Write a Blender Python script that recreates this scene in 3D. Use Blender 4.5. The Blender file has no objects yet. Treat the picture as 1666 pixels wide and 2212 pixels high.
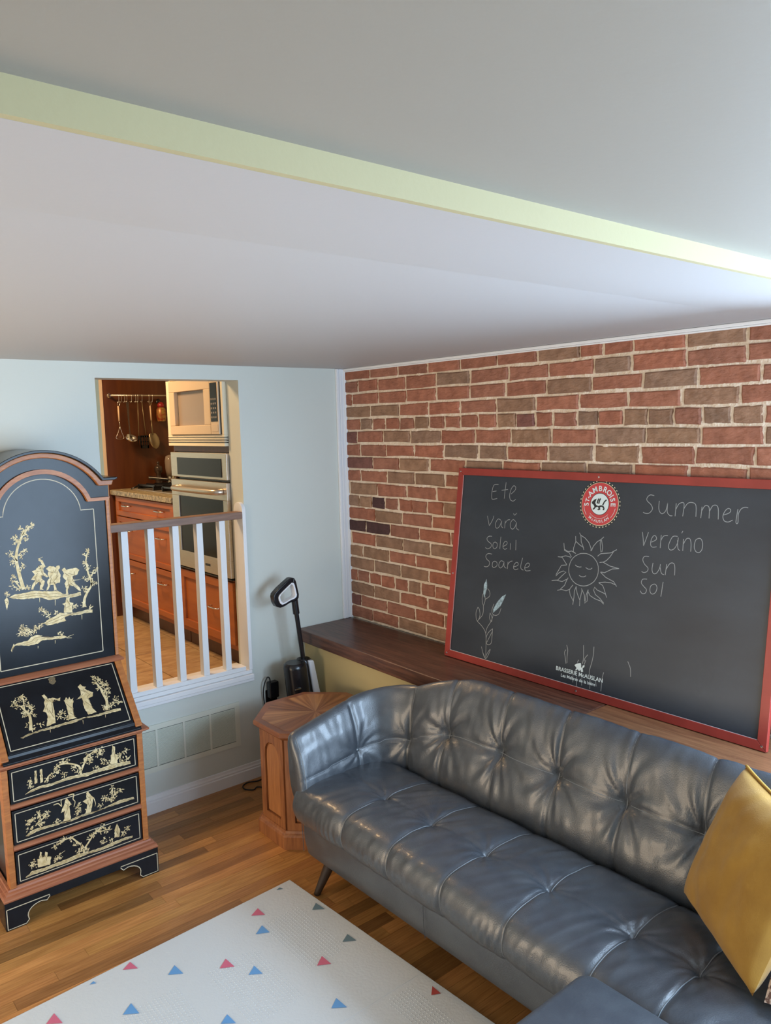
import bpy, bmesh, math, random
from mathutils import Vector, Matrix
random.seed(7)
S = bpy.context.scene
COL = S.collection
# ------------------------------------------------------------------ camera
CAM_F, YAW, PITCH, ROLL = 1685.37, 0.6877, -0.1128, -0.0259
cam_d = bpy.data.cameras.new('camera'); cam = bpy.data.objects.new('camera', cam_d); COL.objects.link(cam)
fw = Vector((math.sin(YAW)*math.cos(PITCH), math.cos(YAW)*math.cos(PITCH), math.sin(PITCH)))
r0 = Vector((math.cos(YAW), -math.sin(YAW), 0)); u0 = r0.cross(fw)
rr = r0*math.cos(ROLL)+u0*math.sin(ROLL); uu = -r0*math.sin(ROLL)+u0*math.cos(ROLL)
M = Matrix((rr, uu, -fw)).transposed().to_4x4(); M.translation = (-2.6823, -3.6026, 1.8875)
cam.matrix_world = M
cam_d.sensor_fit = 'VERTICAL'; cam_d.sensor_height = 36; cam_d.lens = 36*CAM_F/2212
cam_d.clip_start = .05
S.camera = cam
# ------------------------------------------------------------------ world, lights, exposure
W = bpy.data.worlds.new('world'); S.world = W; W.use_nodes = True
W.node_tree.nodes['Background'].inputs[0].default_value = (.62, .8, 1, 1)
W.node_tree.nodes['Background'].inputs[1].default_value = .8
S.view_settings.view_transform = 'Standard'; S.view_settings.look = 'None'
S.view_settings.gamma = 1; S.view_settings.use_curve_mapping = False
S.view_settings.exposure = 0.63
def area(name, loc, rot, sx, sy, power, col, spread=180):
    l = bpy.data.lights.new(name, 'AREA'); l.shape = 'RECTANGLE'; l.size = sx; l.size_y = sy
    l.energy = power; l.color = col; l.spread = math.radians(spread)
    o = bpy.data.objects.new(name, l); COL.objects.link(o); o.location = loc; o.rotation_euler = rot
    return o
R90 = math.pi/2
# daylight through the window in the brick wall, right of the frame (y -3.75..-2.85, z .95..2.05)
area('window_daylight', (-.03, -3.30, 1.50), (R90-math.radians(24), 0, R90), .85, 1.05, 76, (.56, .76, 1.0))
# daylight through the window behind the camera, lengthened to brighten the far ceiling (x -1.4..-.1, z .1..2.1)
area('back_window_daylight', (-.75, -4.53, 1.08), (R90-math.radians(8), 0, 0), 1.15, 1.8, 62, (.56, .76, 1.0))
# warm daylight and lamp light from the open doorway to the left
area('doorway_light', (-4.2, -1.15, .80), (R90+math.radians(30), 0, -R90), 1.5, 1.4, 38, (1.0, .78, .54))
area('kitchen_daylight', (-2.6, 2.9, 1.75), (R90, 0, -math.radians(38)), 1.0, 1.0, 15, (.80, .95, .90))  # added light aimed at the far wall to brighten it; no window modelled
# kitchen ceiling lamp
area('kitchen_lamp', (-1.5, 1.05, 2.76), (0, 0, 0), .5, .5, 27, (1.0, .64, .32))
# ------------------------------------------------------------------ materials
def _n(nt, t, **k):
    n = nt.nodes.new(t)
    for a, b in k.items(): setattr(n, a, b)
    return n
def mat(name, col, rough=.5, metal=0, col2=None, scale=8, stretch=(1,1,1), detail=4, bump=0, bscale=60, bstretch=None, spec=.5, objcol=False, coat=0, ramp=(.35,.65), sheen=0):
    m = bpy.data.materials.new(name); m.use_nodes = True; nt = m.node_tree
    b = nt.nodes['Principled BSDF']; b.inputs['Roughness'].default_value = rough; b.inputs['Metallic'].default_value = metal
    b.inputs['Specular IOR Level'].default_value = spec; b.inputs['Coat Weight'].default_value = coat
    b.inputs['Coat Roughness'].default_value = .15
    if sheen: b.inputs['Sheen Weight'].default_value = sheen
    b.inputs['Base Color'].default_value = (*col, 1)
    L = nt.links.new
    def coords(st):
        tc = _n(nt, 'ShaderNodeTexCoord'); mp = _n(nt, 'ShaderNodeMapping'); mp.inputs['Scale'].default_value = st
        src = tc.outputs['Object']
        if objcol:
            oi = _n(nt, 'ShaderNodeObjectInfo'); ad = _n(nt, 'ShaderNodeVectorMath', operation='MULTIPLY_ADD')
            ad.inputs[1].default_value = (1,1,1); L(src, ad.inputs[0])
            mul = _n(nt, 'ShaderNodeMath', operation='MULTIPLY'); mul.inputs[1].default_value = 37; L(oi.outputs['Random'], mul.inputs[0])
            L(mul.outputs[0], ad.inputs[2]); src = ad.outputs[0]
        L(src, mp.inputs[0]); return mp.outputs[0]
    base = None
    if objcol:
        oi = _n(nt, 'ShaderNodeObjectInfo'); base = oi.outputs['Color']
    if col2:
        no = _n(nt, 'ShaderNodeTexNoise'); no.inputs['Scale'].default_value = scale; no.inputs['Detail'].default_value = detail
        L(coords(stretch), no.inputs['Vector'])
        rp = _n(nt, 'ShaderNodeValToRGB'); L(no.outputs['Fac'], rp.inputs[0])
        rp.color_ramp.elements[0].position = ramp[0]; rp.color_ramp.elements[1].position = ramp[1]
        rp.color_ramp.elements[0].color = (*col, 1); rp.color_ramp.elements[1].color = (*col2, 1)
        if base is not None:
            mx = _n(nt, 'ShaderNodeMix', data_type='RGBA', blend_type='MULTIPLY'); mx.inputs[0].default_value = 1
            L(base, mx.inputs[6]); L(rp.outputs[0], mx.inputs[7]); base = mx.outputs[2]
        else: base = rp.outputs[0]
    if base is not None: L(base, b.inputs['Base Color'])
    if bump:
        no = _n(nt, 'ShaderNodeTexNoise'); no.inputs['Scale'].default_value = bscale; no.inputs['Detail'].default_value = 5
        L(coords(bstretch or (1,1,1)), no.inputs['Vector'])
        bp = _n(nt, 'ShaderNodeBump'); bp.inputs['Strength'].default_value = bump; bp.inputs['Distance'].default_value = .01
        L(no.outputs['Fac'], bp.inputs['Height']); L(bp.outputs[0], b.inputs['Normal'])
    return m
STRIPP = mat('pale_yellow_paint', (.455,.40,.23), .55, bump=.03, bscale=90)
PAINT = mat('wall_paint', (.62,.65,.595), .55, bump=.03, bscale=90)
CEIL2 = mat('beige_ceiling_paint', (.295,.272,.232), .6, bump=.02, bscale=70)  # upper ceiling, darker and warmer than the main one
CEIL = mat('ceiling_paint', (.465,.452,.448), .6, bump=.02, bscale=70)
WHITE = mat('white_trim_paint', (.80,.80,.80), .4, bump=.03, bscale=120)
SLAB = mat('subfloor', (.05,.025,.012), .8)
PLANK = mat('oak_plank', (1,1,1), .33, col2=(.66,.58,.50), scale=9, stretch=(.9,14,14), bump=.12, bscale=30, bstretch=(1,22,22), objcol=True, ramp=(.3,.7))
BRICK = mat('old_brick', (1,1,1), .85, col2=(.72,.70,.68), scale=22, objcol=True, bump=.85, bscale=60, bstretch=(1,.5,1.2))
MORTAR = mat('lime_mortar', (.74,.60,.45), .95, col2=(.84,.71,.57), scale=12, bump=.6, bscale=110)
LACQ = mat('black_lacquer', (.006,.007,.009), .19, col2=(.009,.011,.015), scale=9, spec=.22)
DWOOD = mat('orange_wood', (.44,.165,.045), .42, col2=(.31,.105,.03), scale=10, stretch=(2,2,10))
GILT = mat('gilt_paint', (.74,.62,.36), .5, col2=(.55,.42,.20), scale=60, bump=.2, bscale=200, metal=.15)
INLAY = mat('cream_inlay', (.55,.49,.35), .5)
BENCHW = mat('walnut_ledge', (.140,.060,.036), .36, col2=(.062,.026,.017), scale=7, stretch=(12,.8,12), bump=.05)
YELLOWP = mat('yellow_panel_paint', (.62,.52,.27), .55, bump=.03, bscale=90)  # bench front: warm light from the left put into the colour
LEDGE2 = mat('oak_ledge', (.26,.12,.055), .36, col2=(.17,.072,.034), scale=7, stretch=(12,.8,12), bump=.05)  # right-hand ledge board, lighter than the walnut one
OAK = mat('table_wood', (.34,.135,.048), .4, col2=(.22,.080,.030), scale=9, stretch=(8,8,1))
CHERRY = mat('cherry_cabinet', (.44,.125,.024), .42, col2=(.35,.088,.016), scale=5, stretch=(4,.6,4))
DCHERRY = mat('dark_cherry_panel', (.105,.032,.010), .35, col2=(.075,.022,.008), scale=4, stretch=(6,6,.7))
STEEL = mat('brushed_steel', (.68,.60,.50), .32, .85, col2=(.60,.53,.45), scale=40, stretch=(1,.3,14))
CHROME = mat('bright_metal', (.75,.73,.70), .2, 1)
BLACKM = mat('black_plastic', (.010,.010,.012), .25)
DGLASS = mat('dark_glass', (.016,.013,.012), .10, spec=.2)
MWGLASS = mat('microwave_glass', (.30,.24,.20), .25)
GRANITE = mat('granite', (.50,.42,.27), .3, col2=(.12,.09,.05), scale=70, detail=6)
TILE = mat('travertine', (.50,.33,.17), .45, col2=(.36,.21,.10), scale=6, stretch=(2,5,1), objcol=True)
LEATHER = mat('grey_leather', (.046,.053,.064), .34, col2=(.062,.071,.082), scale=14, bump=.16, bscale=300, spec=.75)
LEATHER.node_tree.nodes['Principled BSDF'].inputs['Coat Weight'].default_value = .25
PIPEHI = mat('leather_piping', (.20,.22,.24), .5)  # ottoman piping; on the sofa its pale tone carries the seam highlights
LEGW = mat('dark_leg_wood', (.03,.018,.012), .4)
MUSTARD = mat('mustard_velvet', (.36,.190,.022), .85, col2=(.29,.145,.015), scale=9, bump=.1, bscale=300, sheen=.15)
MATW = mat('white_foam', (.62,.645,.65), .55, bump=.12, bscale=110)
PINK = mat('pink_print', (.62,.14,.22), .6); BLUE = mat('blue_print', (.13,.33,.62), .6); SLATE = mat('slate_print', (.14,.22,.26), .6); REDP = mat('red_print', (.42,.06,.05), .6)
REDF = mat('red_frame_paint', (.34,.040,.028), .45, col2=(.28,.032,.022), scale=12)
SLATEB = mat('chalkboard', (.020,.026,.036), .44, col2=(.040,.051,.066), scale=3, stretch=(1,.6,1.4), bump=.04, spec=.45, ramp=(.3,.75))
CHALK = mat('chalk', (.33,.35,.35), .9); CHALKB = mat('blue_chalk', (.42,.58,.66), .9, col2=(.2,.28,.32), scale=90)
LOGOR = mat('badge_red', (.56,.050,.055), .5); LOGOW = mat('badge_white', (.72,.82,.82), .5); LOGOC = mat('badge_cream', (.72,.66,.45), .5); LOGOB = mat('badge_black', (.012,.015,.018), .5)
WPLAST = mat('white_plastic', (.78,.80,.84), .35)
GRILLE = mat('grille_paint', (.68,.70,.60), .45)
DARKV = mat('duct_dark', (.14,.15,.135), .9)  # shade behind the louvres put into the colour
CORD = mat('black_cord', (.012,.012,.012), .5)
BRASSD = mat('dull_brass', (.25,.20,.12), .45, .7)
GLASSW = mat('window_glass', (.9,.95,1), .02); GLASSW.node_tree.nodes['Principled BSDF'].inputs['Transmission Weight'].default_value = 1
# ------------------------------------------------------------------ mesh helpers
def V(*a): return Vector(a)
class MB:
    def __init__(s): s.v = []; s.f = []
    def box(s, x0, x1, y0, y1, z0, z1):
        b = len(s.v); s.v += [(x,y,z) for z in (z0,z1) for y in (y0,y1) for x in (x0,x1)]
        s.f += [tuple(b+i for i in q) for q in ((0,2,3,1),(4,5,7,6),(0,1,5,4),(2,6,7,3),(0,4,6,2),(1,3,7,5))]; return s
    def prism(s, poly, O, U, Vv, N, d0, d1):
        b = len(s.v); n = len(poly); O = Vector(O); U = Vector(U); Vv = Vector(Vv); N = Vector(N)
        for d in (d0, d1):
            for (a, c) in poly: s.v.append(tuple(O+U*a+Vv*c+N*d))
        s.f.append(tuple(b+i for i in range(n))); s.f.append(tuple(b+n+i for i in reversed(range(n))))
        for i in range(n):
            j = (i+1) % n; s.f.append((b+i, b+n+i, b+n+j, b+j))
        return s
    def strip(s, A, B, O, U, Vv, N, d0, d1):   # band between two open 2-D paths with depth
        O = Vector(O); U = Vector(U); Vv = Vector(Vv); N = Vector(N); b = len(s.v); n = len(A)
        for p, d in ((A,d0),(B,d0),(B,d1),(A,d1)):
            for (a, c) in p: s.v.append(tuple(O+U*a+Vv*c+N*d))
        for k in range(4):
            k2 = (k+1) % 4
            for i in range(n-1): s.f.append((b+k*n+i, b+k*n+i+1, b+k2*n+i+1, b+k2*n+i))
        s.f.append((b, b+n, b+2*n, b+3*n)); s.f.append((b+n-1, b+4*n-1, b+3*n-1, b+2*n-1)); return s
    def tube(s, pts, r, n=8, r1=None):
        pts = [Vector(p) for p in pts]; b = len(s.v); m = len(pts)
        prev = None
        for i, p in enumerate(pts):
            t = (pts[min(i+1,m-1)]-pts[max(i-1,0)]).normalized()
            if prev is None:
                a = t.orthogonal().normalized()
            else: a = (prev - t*prev.dot(t)).normalized()
            prev = a; c = t.cross(a)
            rad = r if r1 is None else r+(r1-r)*i/(m-1)
            for k in range(n):
                an = 2*math.pi*k/n; s.v.append(tuple(p+a*math.cos(an)*rad+c*math.sin(an)*rad))
        for i in range(m-1):
            for k in range(n):
                k2 = (k+1) % n; s.f.append((b+i*n+k, b+i*n+k2, b+(i+1)*n+k2, b+(i+1)*n+k))
        s.f.append(tuple(b+k for k in reversed(range(n)))); s.f.append(tuple(b+(m-1)*n+k for k in range(n))); return s
    def lathe(s, prof, O, n=24, axis=(0,0,1)):
        O = Vector(O); ax = Vector(axis).normalized(); a = ax.orthogonal().normalized(); c = ax.cross(a); b = len(s.v); m = len(prof)
        for r, h in prof:
            for k in range(n):
                an = 2*math.pi*k/n; s.v.append(tuple(O+ax*h+(a*math.cos(an)+c*math.sin(an))*max(r,1e-5)))
        for i in range(m-1):
            for k in range(n):
                k2 = (k+1) % n; s.f.append((b+i*n+k, b+i*n+k2, b+(i+1)*n+k2, b+(i+1)*n+k))
        s.f.append(tuple(b+k for k in reversed(range(n)))); s.f.append(tuple(b+(m-1)*n+k for k in range(n))); return s
    def grid(s, P, close=False):
        b = len(s.v); nu = len(P); nv = len(P[0])
        for row in P: s.v += [tuple(q) for q in row]
        for i in range(nu-1):
            for j in range(nv-1): s.f.append((b+i*nv+j, b+(i+1)*nv+j, b+(i+1)*nv+j+1, b+i*nv+j+1))
        return s
    def ribbon(s, pts, w, O, U, Vv, N, d):     # flat stroke on a plane, width w (or taper (w0,w1))
        O = Vector(O); U = Vector(U); Vv = Vector(Vv); N = Vector(N); m = len(pts)
        w0, w1 = (w, w) if not isinstance(w, tuple) else w
        b = len(s.v)
        for i, p in enumerate(pts):
            q0 = pts[max(i-1,0)]; q1 = pts[min(i+1,m-1)]
            tx, ty = q1[0]-q0[0], q1[1]-q0[1]; l = math.hypot(tx,ty) or 1
            h = (w0+(w1-w0)*i/max(1,m-1))/2
            for sg in (1,-1):
                s.v.append(tuple(O+U*(p[0]-ty/l*h*sg)+Vv*(p[1]+tx/l*h*sg)+N*d))
        for i in range(m-1): s.f.append((b+2*i, b+2*i+1, b+2*i+3, b+2*i+2))
        return s
    def poly(s, pts, O, U, Vv, N, d):
        O = Vector(O); U = Vector(U); Vv = Vector(Vv); N = Vector(N); b = len(s.v)
        for a, c in pts: s.v.append(tuple(O+U*a+Vv*c+N*d))
        s.f.append(tuple(range(b, b+len(pts)))); return s
    def build(s, name, m, parent=None, bevel=0, smooth=False, tri=False, origin=None):
        me = bpy.data.meshes.new(name); me.from_pydata(s.v, [], s.f); me.validate()
        bm = bmesh.new(); bm.from_mesh(me)
        if tri: bmesh.ops.triangulate(bm, faces=[f for f in bm.faces if len(f.verts) > 4], ngon_method='EAR_CLIP')
        else: bmesh.ops.recalc_face_normals(bm, faces=bm.faces)
        bm.to_mesh(me); bm.free()
        me.materials.append(m)
        if smooth:
            for p in me.polygons: p.use_smooth = True
        o = bpy.data.objects.new(name, me); COL.objects.link(o)
        if origin is not None:
            me.transform(Matrix.Translation(-Vector(origin))); o.location = origin
        if parent is not None: attach(o, parent)
        if bevel:
            md = o.modifiers.new('bevel', 'BEVEL'); md.width = bevel; md.segments = 2; md.limit_method = 'ANGLE'; md.angle_limit = math.radians(40)
            for p in me.polygons: p.use_smooth = True
            md.harden_normals = True
        if smooth == 'auto':
            md = o.modifiers.new('split', 'EDGE_SPLIT'); md.split_angle = math.radians(38)
        return o
def wloc(o):
    l = Vector(o.location)
    if o.parent is not None: l = o.parent['_w_'] + l if False else WL[o.name]
    return l
WL = {}
def attach(o, parent):
    pw = WL.get(parent.name, Vector(parent.location)); WL[o.name] = Vector(o.location)
    o.parent = parent; o.location = Vector(o.location)-pw
def thing(name, label, cat, loc, group=None):
    o = bpy.data.objects.new(name, None); COL.objects.link(o); o.location = loc; o.empty_display_size = .1
    WL[o.name] = Vector(loc)
    return tag(o, label, cat, group)
def tag(o, label, cat, group=None):
    o['label'] = label; o['category'] = cat
    if group: o['group'] = group
    return o
def struct(o): o['kind'] = 'structure'; return o
def pairs(l, k=.001): return [(l[i]*k, l[i+1]*k) for i in range(0, len(l), 2)]
def text_to(mb, txt, size, fn, off=0.0, align='CENTER', space=1.0):
    """adds the text's faces to mb, mapped by fn(x, y) -> world point"""
    c = bpy.data.curves.new('txt', 'FONT'); c.body = txt; c.size = size; c.align_x = align; c.offset = off; c.space_character = space; c.resolution_u = 4
    o = bpy.data.objects.new('txt', c); COL.objects.link(o)
    bpy.context.view_layer.update()
    me = o.evaluated_get(bpy.context.evaluated_depsgraph_get()).to_mesh()
    b = len(mb.v); w = [v.co.x for v in me.vertices] or [0]
    mb.v += [tuple(fn(v.co.x, v.co.y)) for v in me.vertices]
    mb.f += [tuple(b+i for i in p.vertices) for p in me.polygons]
    ext = (min(w), max(w))
    bpy.data.objects.remove(o); bpy.data.curves.remove(c)
    return ext
CHALK_WORDS=[[256,837,229,833,220,803,221,777,228,768,255,773],[224,803,247,807],[301,849,297,775],[278,812,315,817],[336,798,357,816,359,830,347,835,334,820,328,791,335,772,351,767,365,776],[204,690,216,656,221,646],[221,646,238,675,244,693],[288,676,272,681,259,665,259,645,269,638,284,650,293,674],[293,674,293,651,304,643],[315,676,314,642],[313,661,326,679,341,683],[375,677,360,685,346,669,348,650,360,642,373,652,381,672],[381,675,382,650,398,641],[359,712,367,705,377,715],[242,599,223,597,212,586,220,574,240,564,240,549,221,539,207,544],[264,575,253,568,253,551,264,544,277,553,277,569,264,575],[296,602,295,546],[315,560,334,571,335,582,325,584,316,575,313,557,324,548,338,554],[356,579,357,550],[386,596,389,551],[251,518,227,518,214,505,222,491,239,481,237,464,222,456,208,457],[271,488,259,481,259,463,271,459,286,470,284,484,271,488],[324,492,308,494,298,480,299,466,310,462,322,474,327,492],[327,492,329,472,342,465],[350,495,349,463],[349,480,361,496,375,501],[385,476,407,485,409,495,399,498,388,488,384,473,394,465,412,471],[432,522,425,487,429,473,441,469],[448,479,468,487,473,499,463,503,452,493,448,479,456,468,481,472],[1044,829,1027,831,1015,820,1016,808,1034,794,1041,778,1029,762,1012,760,1003,764],[1067,811,1067,784,1074,768,1085,764,1097,777,1102,806],[1102,806,1103,772,1115,759,1125,759],[1136,806,1136,758],[1135,779,1147,804,1164,810,1168,796,1166,760],[1167,786,1182,809,1202,812,1214,801,1217,762],[1237,800,1236,759],[1236,782,1247,803,1259,804,1265,793,1267,760],[1266,784,1276,805,1290,808,1298,795,1301,759],[1319,776,1339,785,1343,796,1333,800,1323,790,1317,772,1323,756,1338,753,1353,761],[1368,800,1365,755,1372,753,1371,782,1379,801,1392,808,1403,807],[1007,688,1013,662,1017,636],[1017,636,1027,668,1033,689],[1049,653,1068,665,1065,677,1056,678,1048,665,1046,645,1054,635,1072,638],[1087,684,1087,635],[1086,659,1096,680,1114,684],[1153,685,1135,683,1124,663,1120,643,1129,632,1144,639,1155,661,1156,681],[1154,671,1158,642,1167,634],[1172,707,1168,698],[1177,678,1178,634],[1178,659,1189,680,1202,680,1208,662,1209,635],[1236,686,1224,678,1221,654,1228,638,1241,635,1251,648,1251,671,1244,684,1236,686],[1044,598,1025,596,1019,583,1028,567,1044,554,1041,541,1028,535,1018,538],[1063,576,1061,551,1068,537,1080,539,1091,557,1094,575],[1094,563,1101,542,1112,538],[1119,578,1117,537],[1118,558,1132,582,1147,584,1153,568,1154,541],[1044,512,1026,509,1021,495,1032,483,1045,472,1041,458,1028,455,1019,464],[1073,497,1061,487,1061,467,1071,459,1084,468,1088,486,1081,497,1073,497],[1111,511,1107,455],[992,186,1006,161,1010,130]]
CHALK_FLOWER=[[216,331,212,306,223,278,231,298,229,321],[241,358,255,346,256,325,230,306],[223,278,224,237,197,203],[190,264,181,236,187,207,197,202,207,228,201,254,190,264],[193,199,228,179,251,153,259,102,263,38],[287,295,278,267,284,248,304,245,322,257,331,282],[288,248,280,218,256,178,253,154],[268,251,267,227,280,212,282,230,268,251],[291,182,270,163,257,137,264,106,288,114,291,149,291,182],[263,115,289,167],[232,88,245,58,263,38,280,65,286,87,269,63,263,44],[237,71,259,43]]
CHALK_FILL=[[230,401,236,375,237,357,225,314,217,331,217,372],[354,349,342,321,326,290,287,254,285,271,305,306,333,337]]
CHALK_SUN=[[710,572,697,579,697,594,705,621,702,643],[704,623,725,610,744,601,748,591],[747,597,732,623,728,647,720,659],[726,650,749,640,769,624,783,599,782,590],[784,591,793,612,809,631,825,641,838,653],[825,641,823,627,830,591,835,594,836,612,828,640],[816,573,830,585,875,593,902,609],[888,600,874,577,858,560,845,553,828,549],[845,552,877,541,919,536],[919,536,889,531,855,512,836,512],[836,511,862,494,900,482,915,465],[912,470,889,476,861,475,832,469],[832,468,851,460,858,449,874,415],[869,427,854,432,828,438,814,448,811,435,821,419,842,408,862,392],[863,387,849,397,820,402,796,411,785,426],[785,434,778,413,776,398,774,376,784,386,785,411,785,434],[773,385,769,409,752,434,755,422,749,386,750,361],[748,386,733,411,726,435],[726,439,718,416,719,391,716,361],[716,378,700,398,693,417,697,426,709,442],[696,423,678,413,653,415,632,408],[648,416,667,434,675,455,682,468],[676,461,653,448,624,450,599,445],[629,450,650,472,669,490,655,493,634,483,619,467],[619,473,632,495,643,515,670,520],[670,521,657,534,643,549,621,549],[639,550,660,557,682,555,687,550],[690,555,678,571,652,579,646,609],[652,583,671,576,689,580,706,573],[712,525,722,520,735,519,743,521],[764,521,776,516,788,517,795,523],[735,485,747,481,759,482,769,488],[825,520,825,507,823,495,817,482,810,471,800,462,788,454,775,448,761,445,747,444,733,446,720,450,708,457,698,466,690,477,684,489,682,502,682,515,685,528,690,541,698,552,709,562,721,569,734,575,748,577,762,578,776,575,789,571,800,564,810,555,818,545,823,533,825,520]]
CHALK_STREAK=[[703,191,710,172,710,143,712,118],[701,171,695,158,701,138,707,114],[785,207,790,157,787,131],[809,173,797,156,795,143],[802,150,796,130],[835,211,835,175,830,143,823,109,829,79,832,39],[890,120,885,96,884,43],[765,74,768,36],[790,78,792,44],[855,81,861,57],[768,143,762,131],[746,74,748,46]]
BLOB=[[749,118,762,127,779,133,782,124,783,115,788,116,789,124,798,129,798,121,790,113,794,100,784,97,781,106,775,98,766,104,758,96,756,102,761,108]]
GRIFFIN=[[768,788,780,799,791,803,788,796,785,786,790,778,800,774,814,778,826,775,831,767,830,759,822,759,825,765,819,772,809,770,812,760,802,757,796,762,803,762,800,771,791,769,781,758,774,759,783,769,778,778,772,780]]
GRIFFIN_LINES=[[795,784,797,796,801,804],[802,783,805,797,809,805],[821,778,828,793,837,801]]
GILT_DOOR=[[[-152,1241,-133,1249,-98,1251,-54,1253,-10,1244,35,1239,52,1225,79,1215,127,1220,128,1205,88,1202,60,1209,23,1205,-6,1207,-34,1222,-78,1224,-108,1227,-134,1233],[-9,1356,-5,1346,-15,1338,-14,1323,3,1304,-2,1300,-21,1312,-24,1299,-12,1287,-17,1271,-25,1258,-17,1250,-34,1255,-28,1283,-38,1287,-53,1272,-58,1259,-67,1260,-59,1282,-47,1295,-64,1300,-57,1310,-49,1319,-59,1334,-44,1337,-31,1352,-18,1355,-22,1367,-32,1375,-25,1382,-14,1371],[-4,1336,11,1346,26,1342,35,1336,37,1342,49,1343,50,1331,43,1325,51,1304,46,1271,28,1269,31,1245,35,1239,21,1244,21,1266,9,1267,-1,1250,-10,1246,-2,1264,-3,1284,7,1296,1,1312,5,1325],[57,1323,69,1331,75,1320,87,1323,115,1324,128,1313,118,1295,98,1290,102,1275,133,1273,102,1270,108,1257,123,1240,129,1224,120,1226,100,1249,82,1254,76,1238,77,1218,66,1220,70,1244,64,1264,72,1277,59,1294,65,1307],[67,1205,81,1203,79,1184,95,1178,88,1168,88,1138,53,1144,58,1173,49,1181,63,1186],[-28,1115,-10,1126,18,1136,37,1147,74,1136,121,1137,150,1140,171,1136,170,1124,139,1127,111,1124,73,1128,54,1122,60,1109,44,1107,7,1102,-16,1103],[-152,1044,-130,1052,-95,1054,-81,1068,-58,1071,-37,1064,-46,1059,-15,1052,21,1050,49,1047,62,1037,39,1037,-7,1041,-38,1045,-57,1034,-92,1032,-122,1040],[-160,1027,-147,1053,-144,1042,-153,1033,-156,1019],[-168,1234,-158,1242,-153,1227,-162,1192,-165,1211]],[[-95,1265,-104,1313,-111,1360,-113,1398,-104,1438,-88,1474,-75,1505],[-110,1383,-133,1416],[-108,1402,-85,1422],[-98,1452,-115,1481],[-83,1482,-57,1512,-35,1520],[-103,1336,-92,1362],[-105,1271,-128,1307],[136,1154,141,1188,155,1215,171,1238,178,1271],[176,1237,171,1272,163,1293,160,1323,157,1348,166,1381,171,1400],[176,1281,187,1300],[-42,1175,-17,1152,0,1134],[-76,1072,-92,1099,-116,1122],[-71,1076,-61,1097,-29,1113],[-80,1073,-110,1093,-136,1088],[62,1040,86,1045],[57,1036,78,1032],[-37,1220,-38,1203],[23,1203,21,1179],[-57,1025,-58,1015],[125,1122,124,1102],[11,1035,10,1021],[-32,1380,-13,1386]],[30,10,10,10,14,10,14,26,18,10,5,5,5,5,5,5,5,5,5,5,5,5,5,5],[-135,1414,-125,1404,-83,1422,-91,1400,-114,1476,-113,1458,-93,1460,-81,1482,-73,1500,-88,1510,-58,1507,-44,1517,-69,1467,-129,1381,-119,1371,-92,1362,-134,1317,-124,1302,-134,1285,-114,1272,-79,1271,158,1372,170,1388,154,1336,162,1320,147,1342,195,1304,179,1291,169,1278,186,1250,149,1271,148,1221,144,1232,-34,1169,-21,1157,-8,1145,24,1154,99,1161,160,1145,135,1164,-158,1254,-108,1114,-96,1102,-86,1088,-56,1101,-42,1108,-123,1090,-110,1093,-97,1085,36,1064,-66,1089]]
GILT_FALL=[[[-188,79,-162,86,-110,91,-48,93,16,96,48,96,103,95,149,98,209,97,208,86,157,87,101,87,59,93,24,85,-23,86,-61,82,-112,85,-153,80,-179,74],[-74,230,-63,233,-56,219,-56,210,-37,211,-18,201,-7,204,-12,190,-32,201,-40,190,-42,179,-44,149,-51,103,-86,98,-73,139,-74,154,-85,163,-73,181,-72,199,-66,209],[2,188,38,178,30,159,23,112,33,100,-3,104,3,118,6,159],[5,187,14,200,19,189,27,198,29,185,41,190,35,179],[69,232,82,242,87,231,102,224,93,220,101,208,122,193,115,176,97,172,101,127,112,105,78,103,70,135,72,182,49,178,72,194,75,215]],[[-146,98,-138,134,-137,163,-149,187,-159,208],[-137,163,-119,182],[153,103,164,141,158,180,154,207,142,236],[159,174,184,199],[163,110,197,126,224,118],[-43,113,-13,146],[-148,190,-142,248],[-77,81,-79,70],[51,86,48,69],[142,84,139,73]],[26,14,26,14,8,6,10,4,4,4],[-169,231,-142,248,-183,223,-139,229,-129,208,-121,188,-146,177,-122,159,-128,190,-153,168,-165,206,-152,239,-151,120,-137,105,137,256,141,233,165,236,178,220,149,208,184,202,164,192,168,165,182,174,153,243,166,217,202,143,213,121,184,123,-29,127,-17,141,-105,113,-6,114,165,115,145,115]]
GILT_DRAWER1=[[[-197,507,-174,519,-139,524,-88,521,-36,527,-4,525,44,521,93,523,138,526,217,517,219,504,171,507,125,507,70,510,37,506,-16,514,-58,514,-99,511,-145,514,-180,510],[-157,590,-149,590,-149,541,-159,538],[-137,589,-129,590,-129,537,-139,535],[138,564,143,568,148,605,158,596,156,565,168,558,163,522,135,524]],[[-123,532,-101,559,-70,557],[16,518,13,551,-2,567,-32,582,-63,586,-84,576],[18,538,33,567,48,591,87,603],[105,539,96,565],[172,525,186,562,220,566]],[8,18,18,6,6],[43,587,58,577,76,600,98,599,86,586,31,568,52,567,-52,594,-74,583,-37,594,-13,559,103,586,106,551,122,537,174,554,197,564,207,532,-51,543,-175,538,-174,554,77,528,-112,545,-91,555,-75,559,184,533,2,537]]
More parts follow.
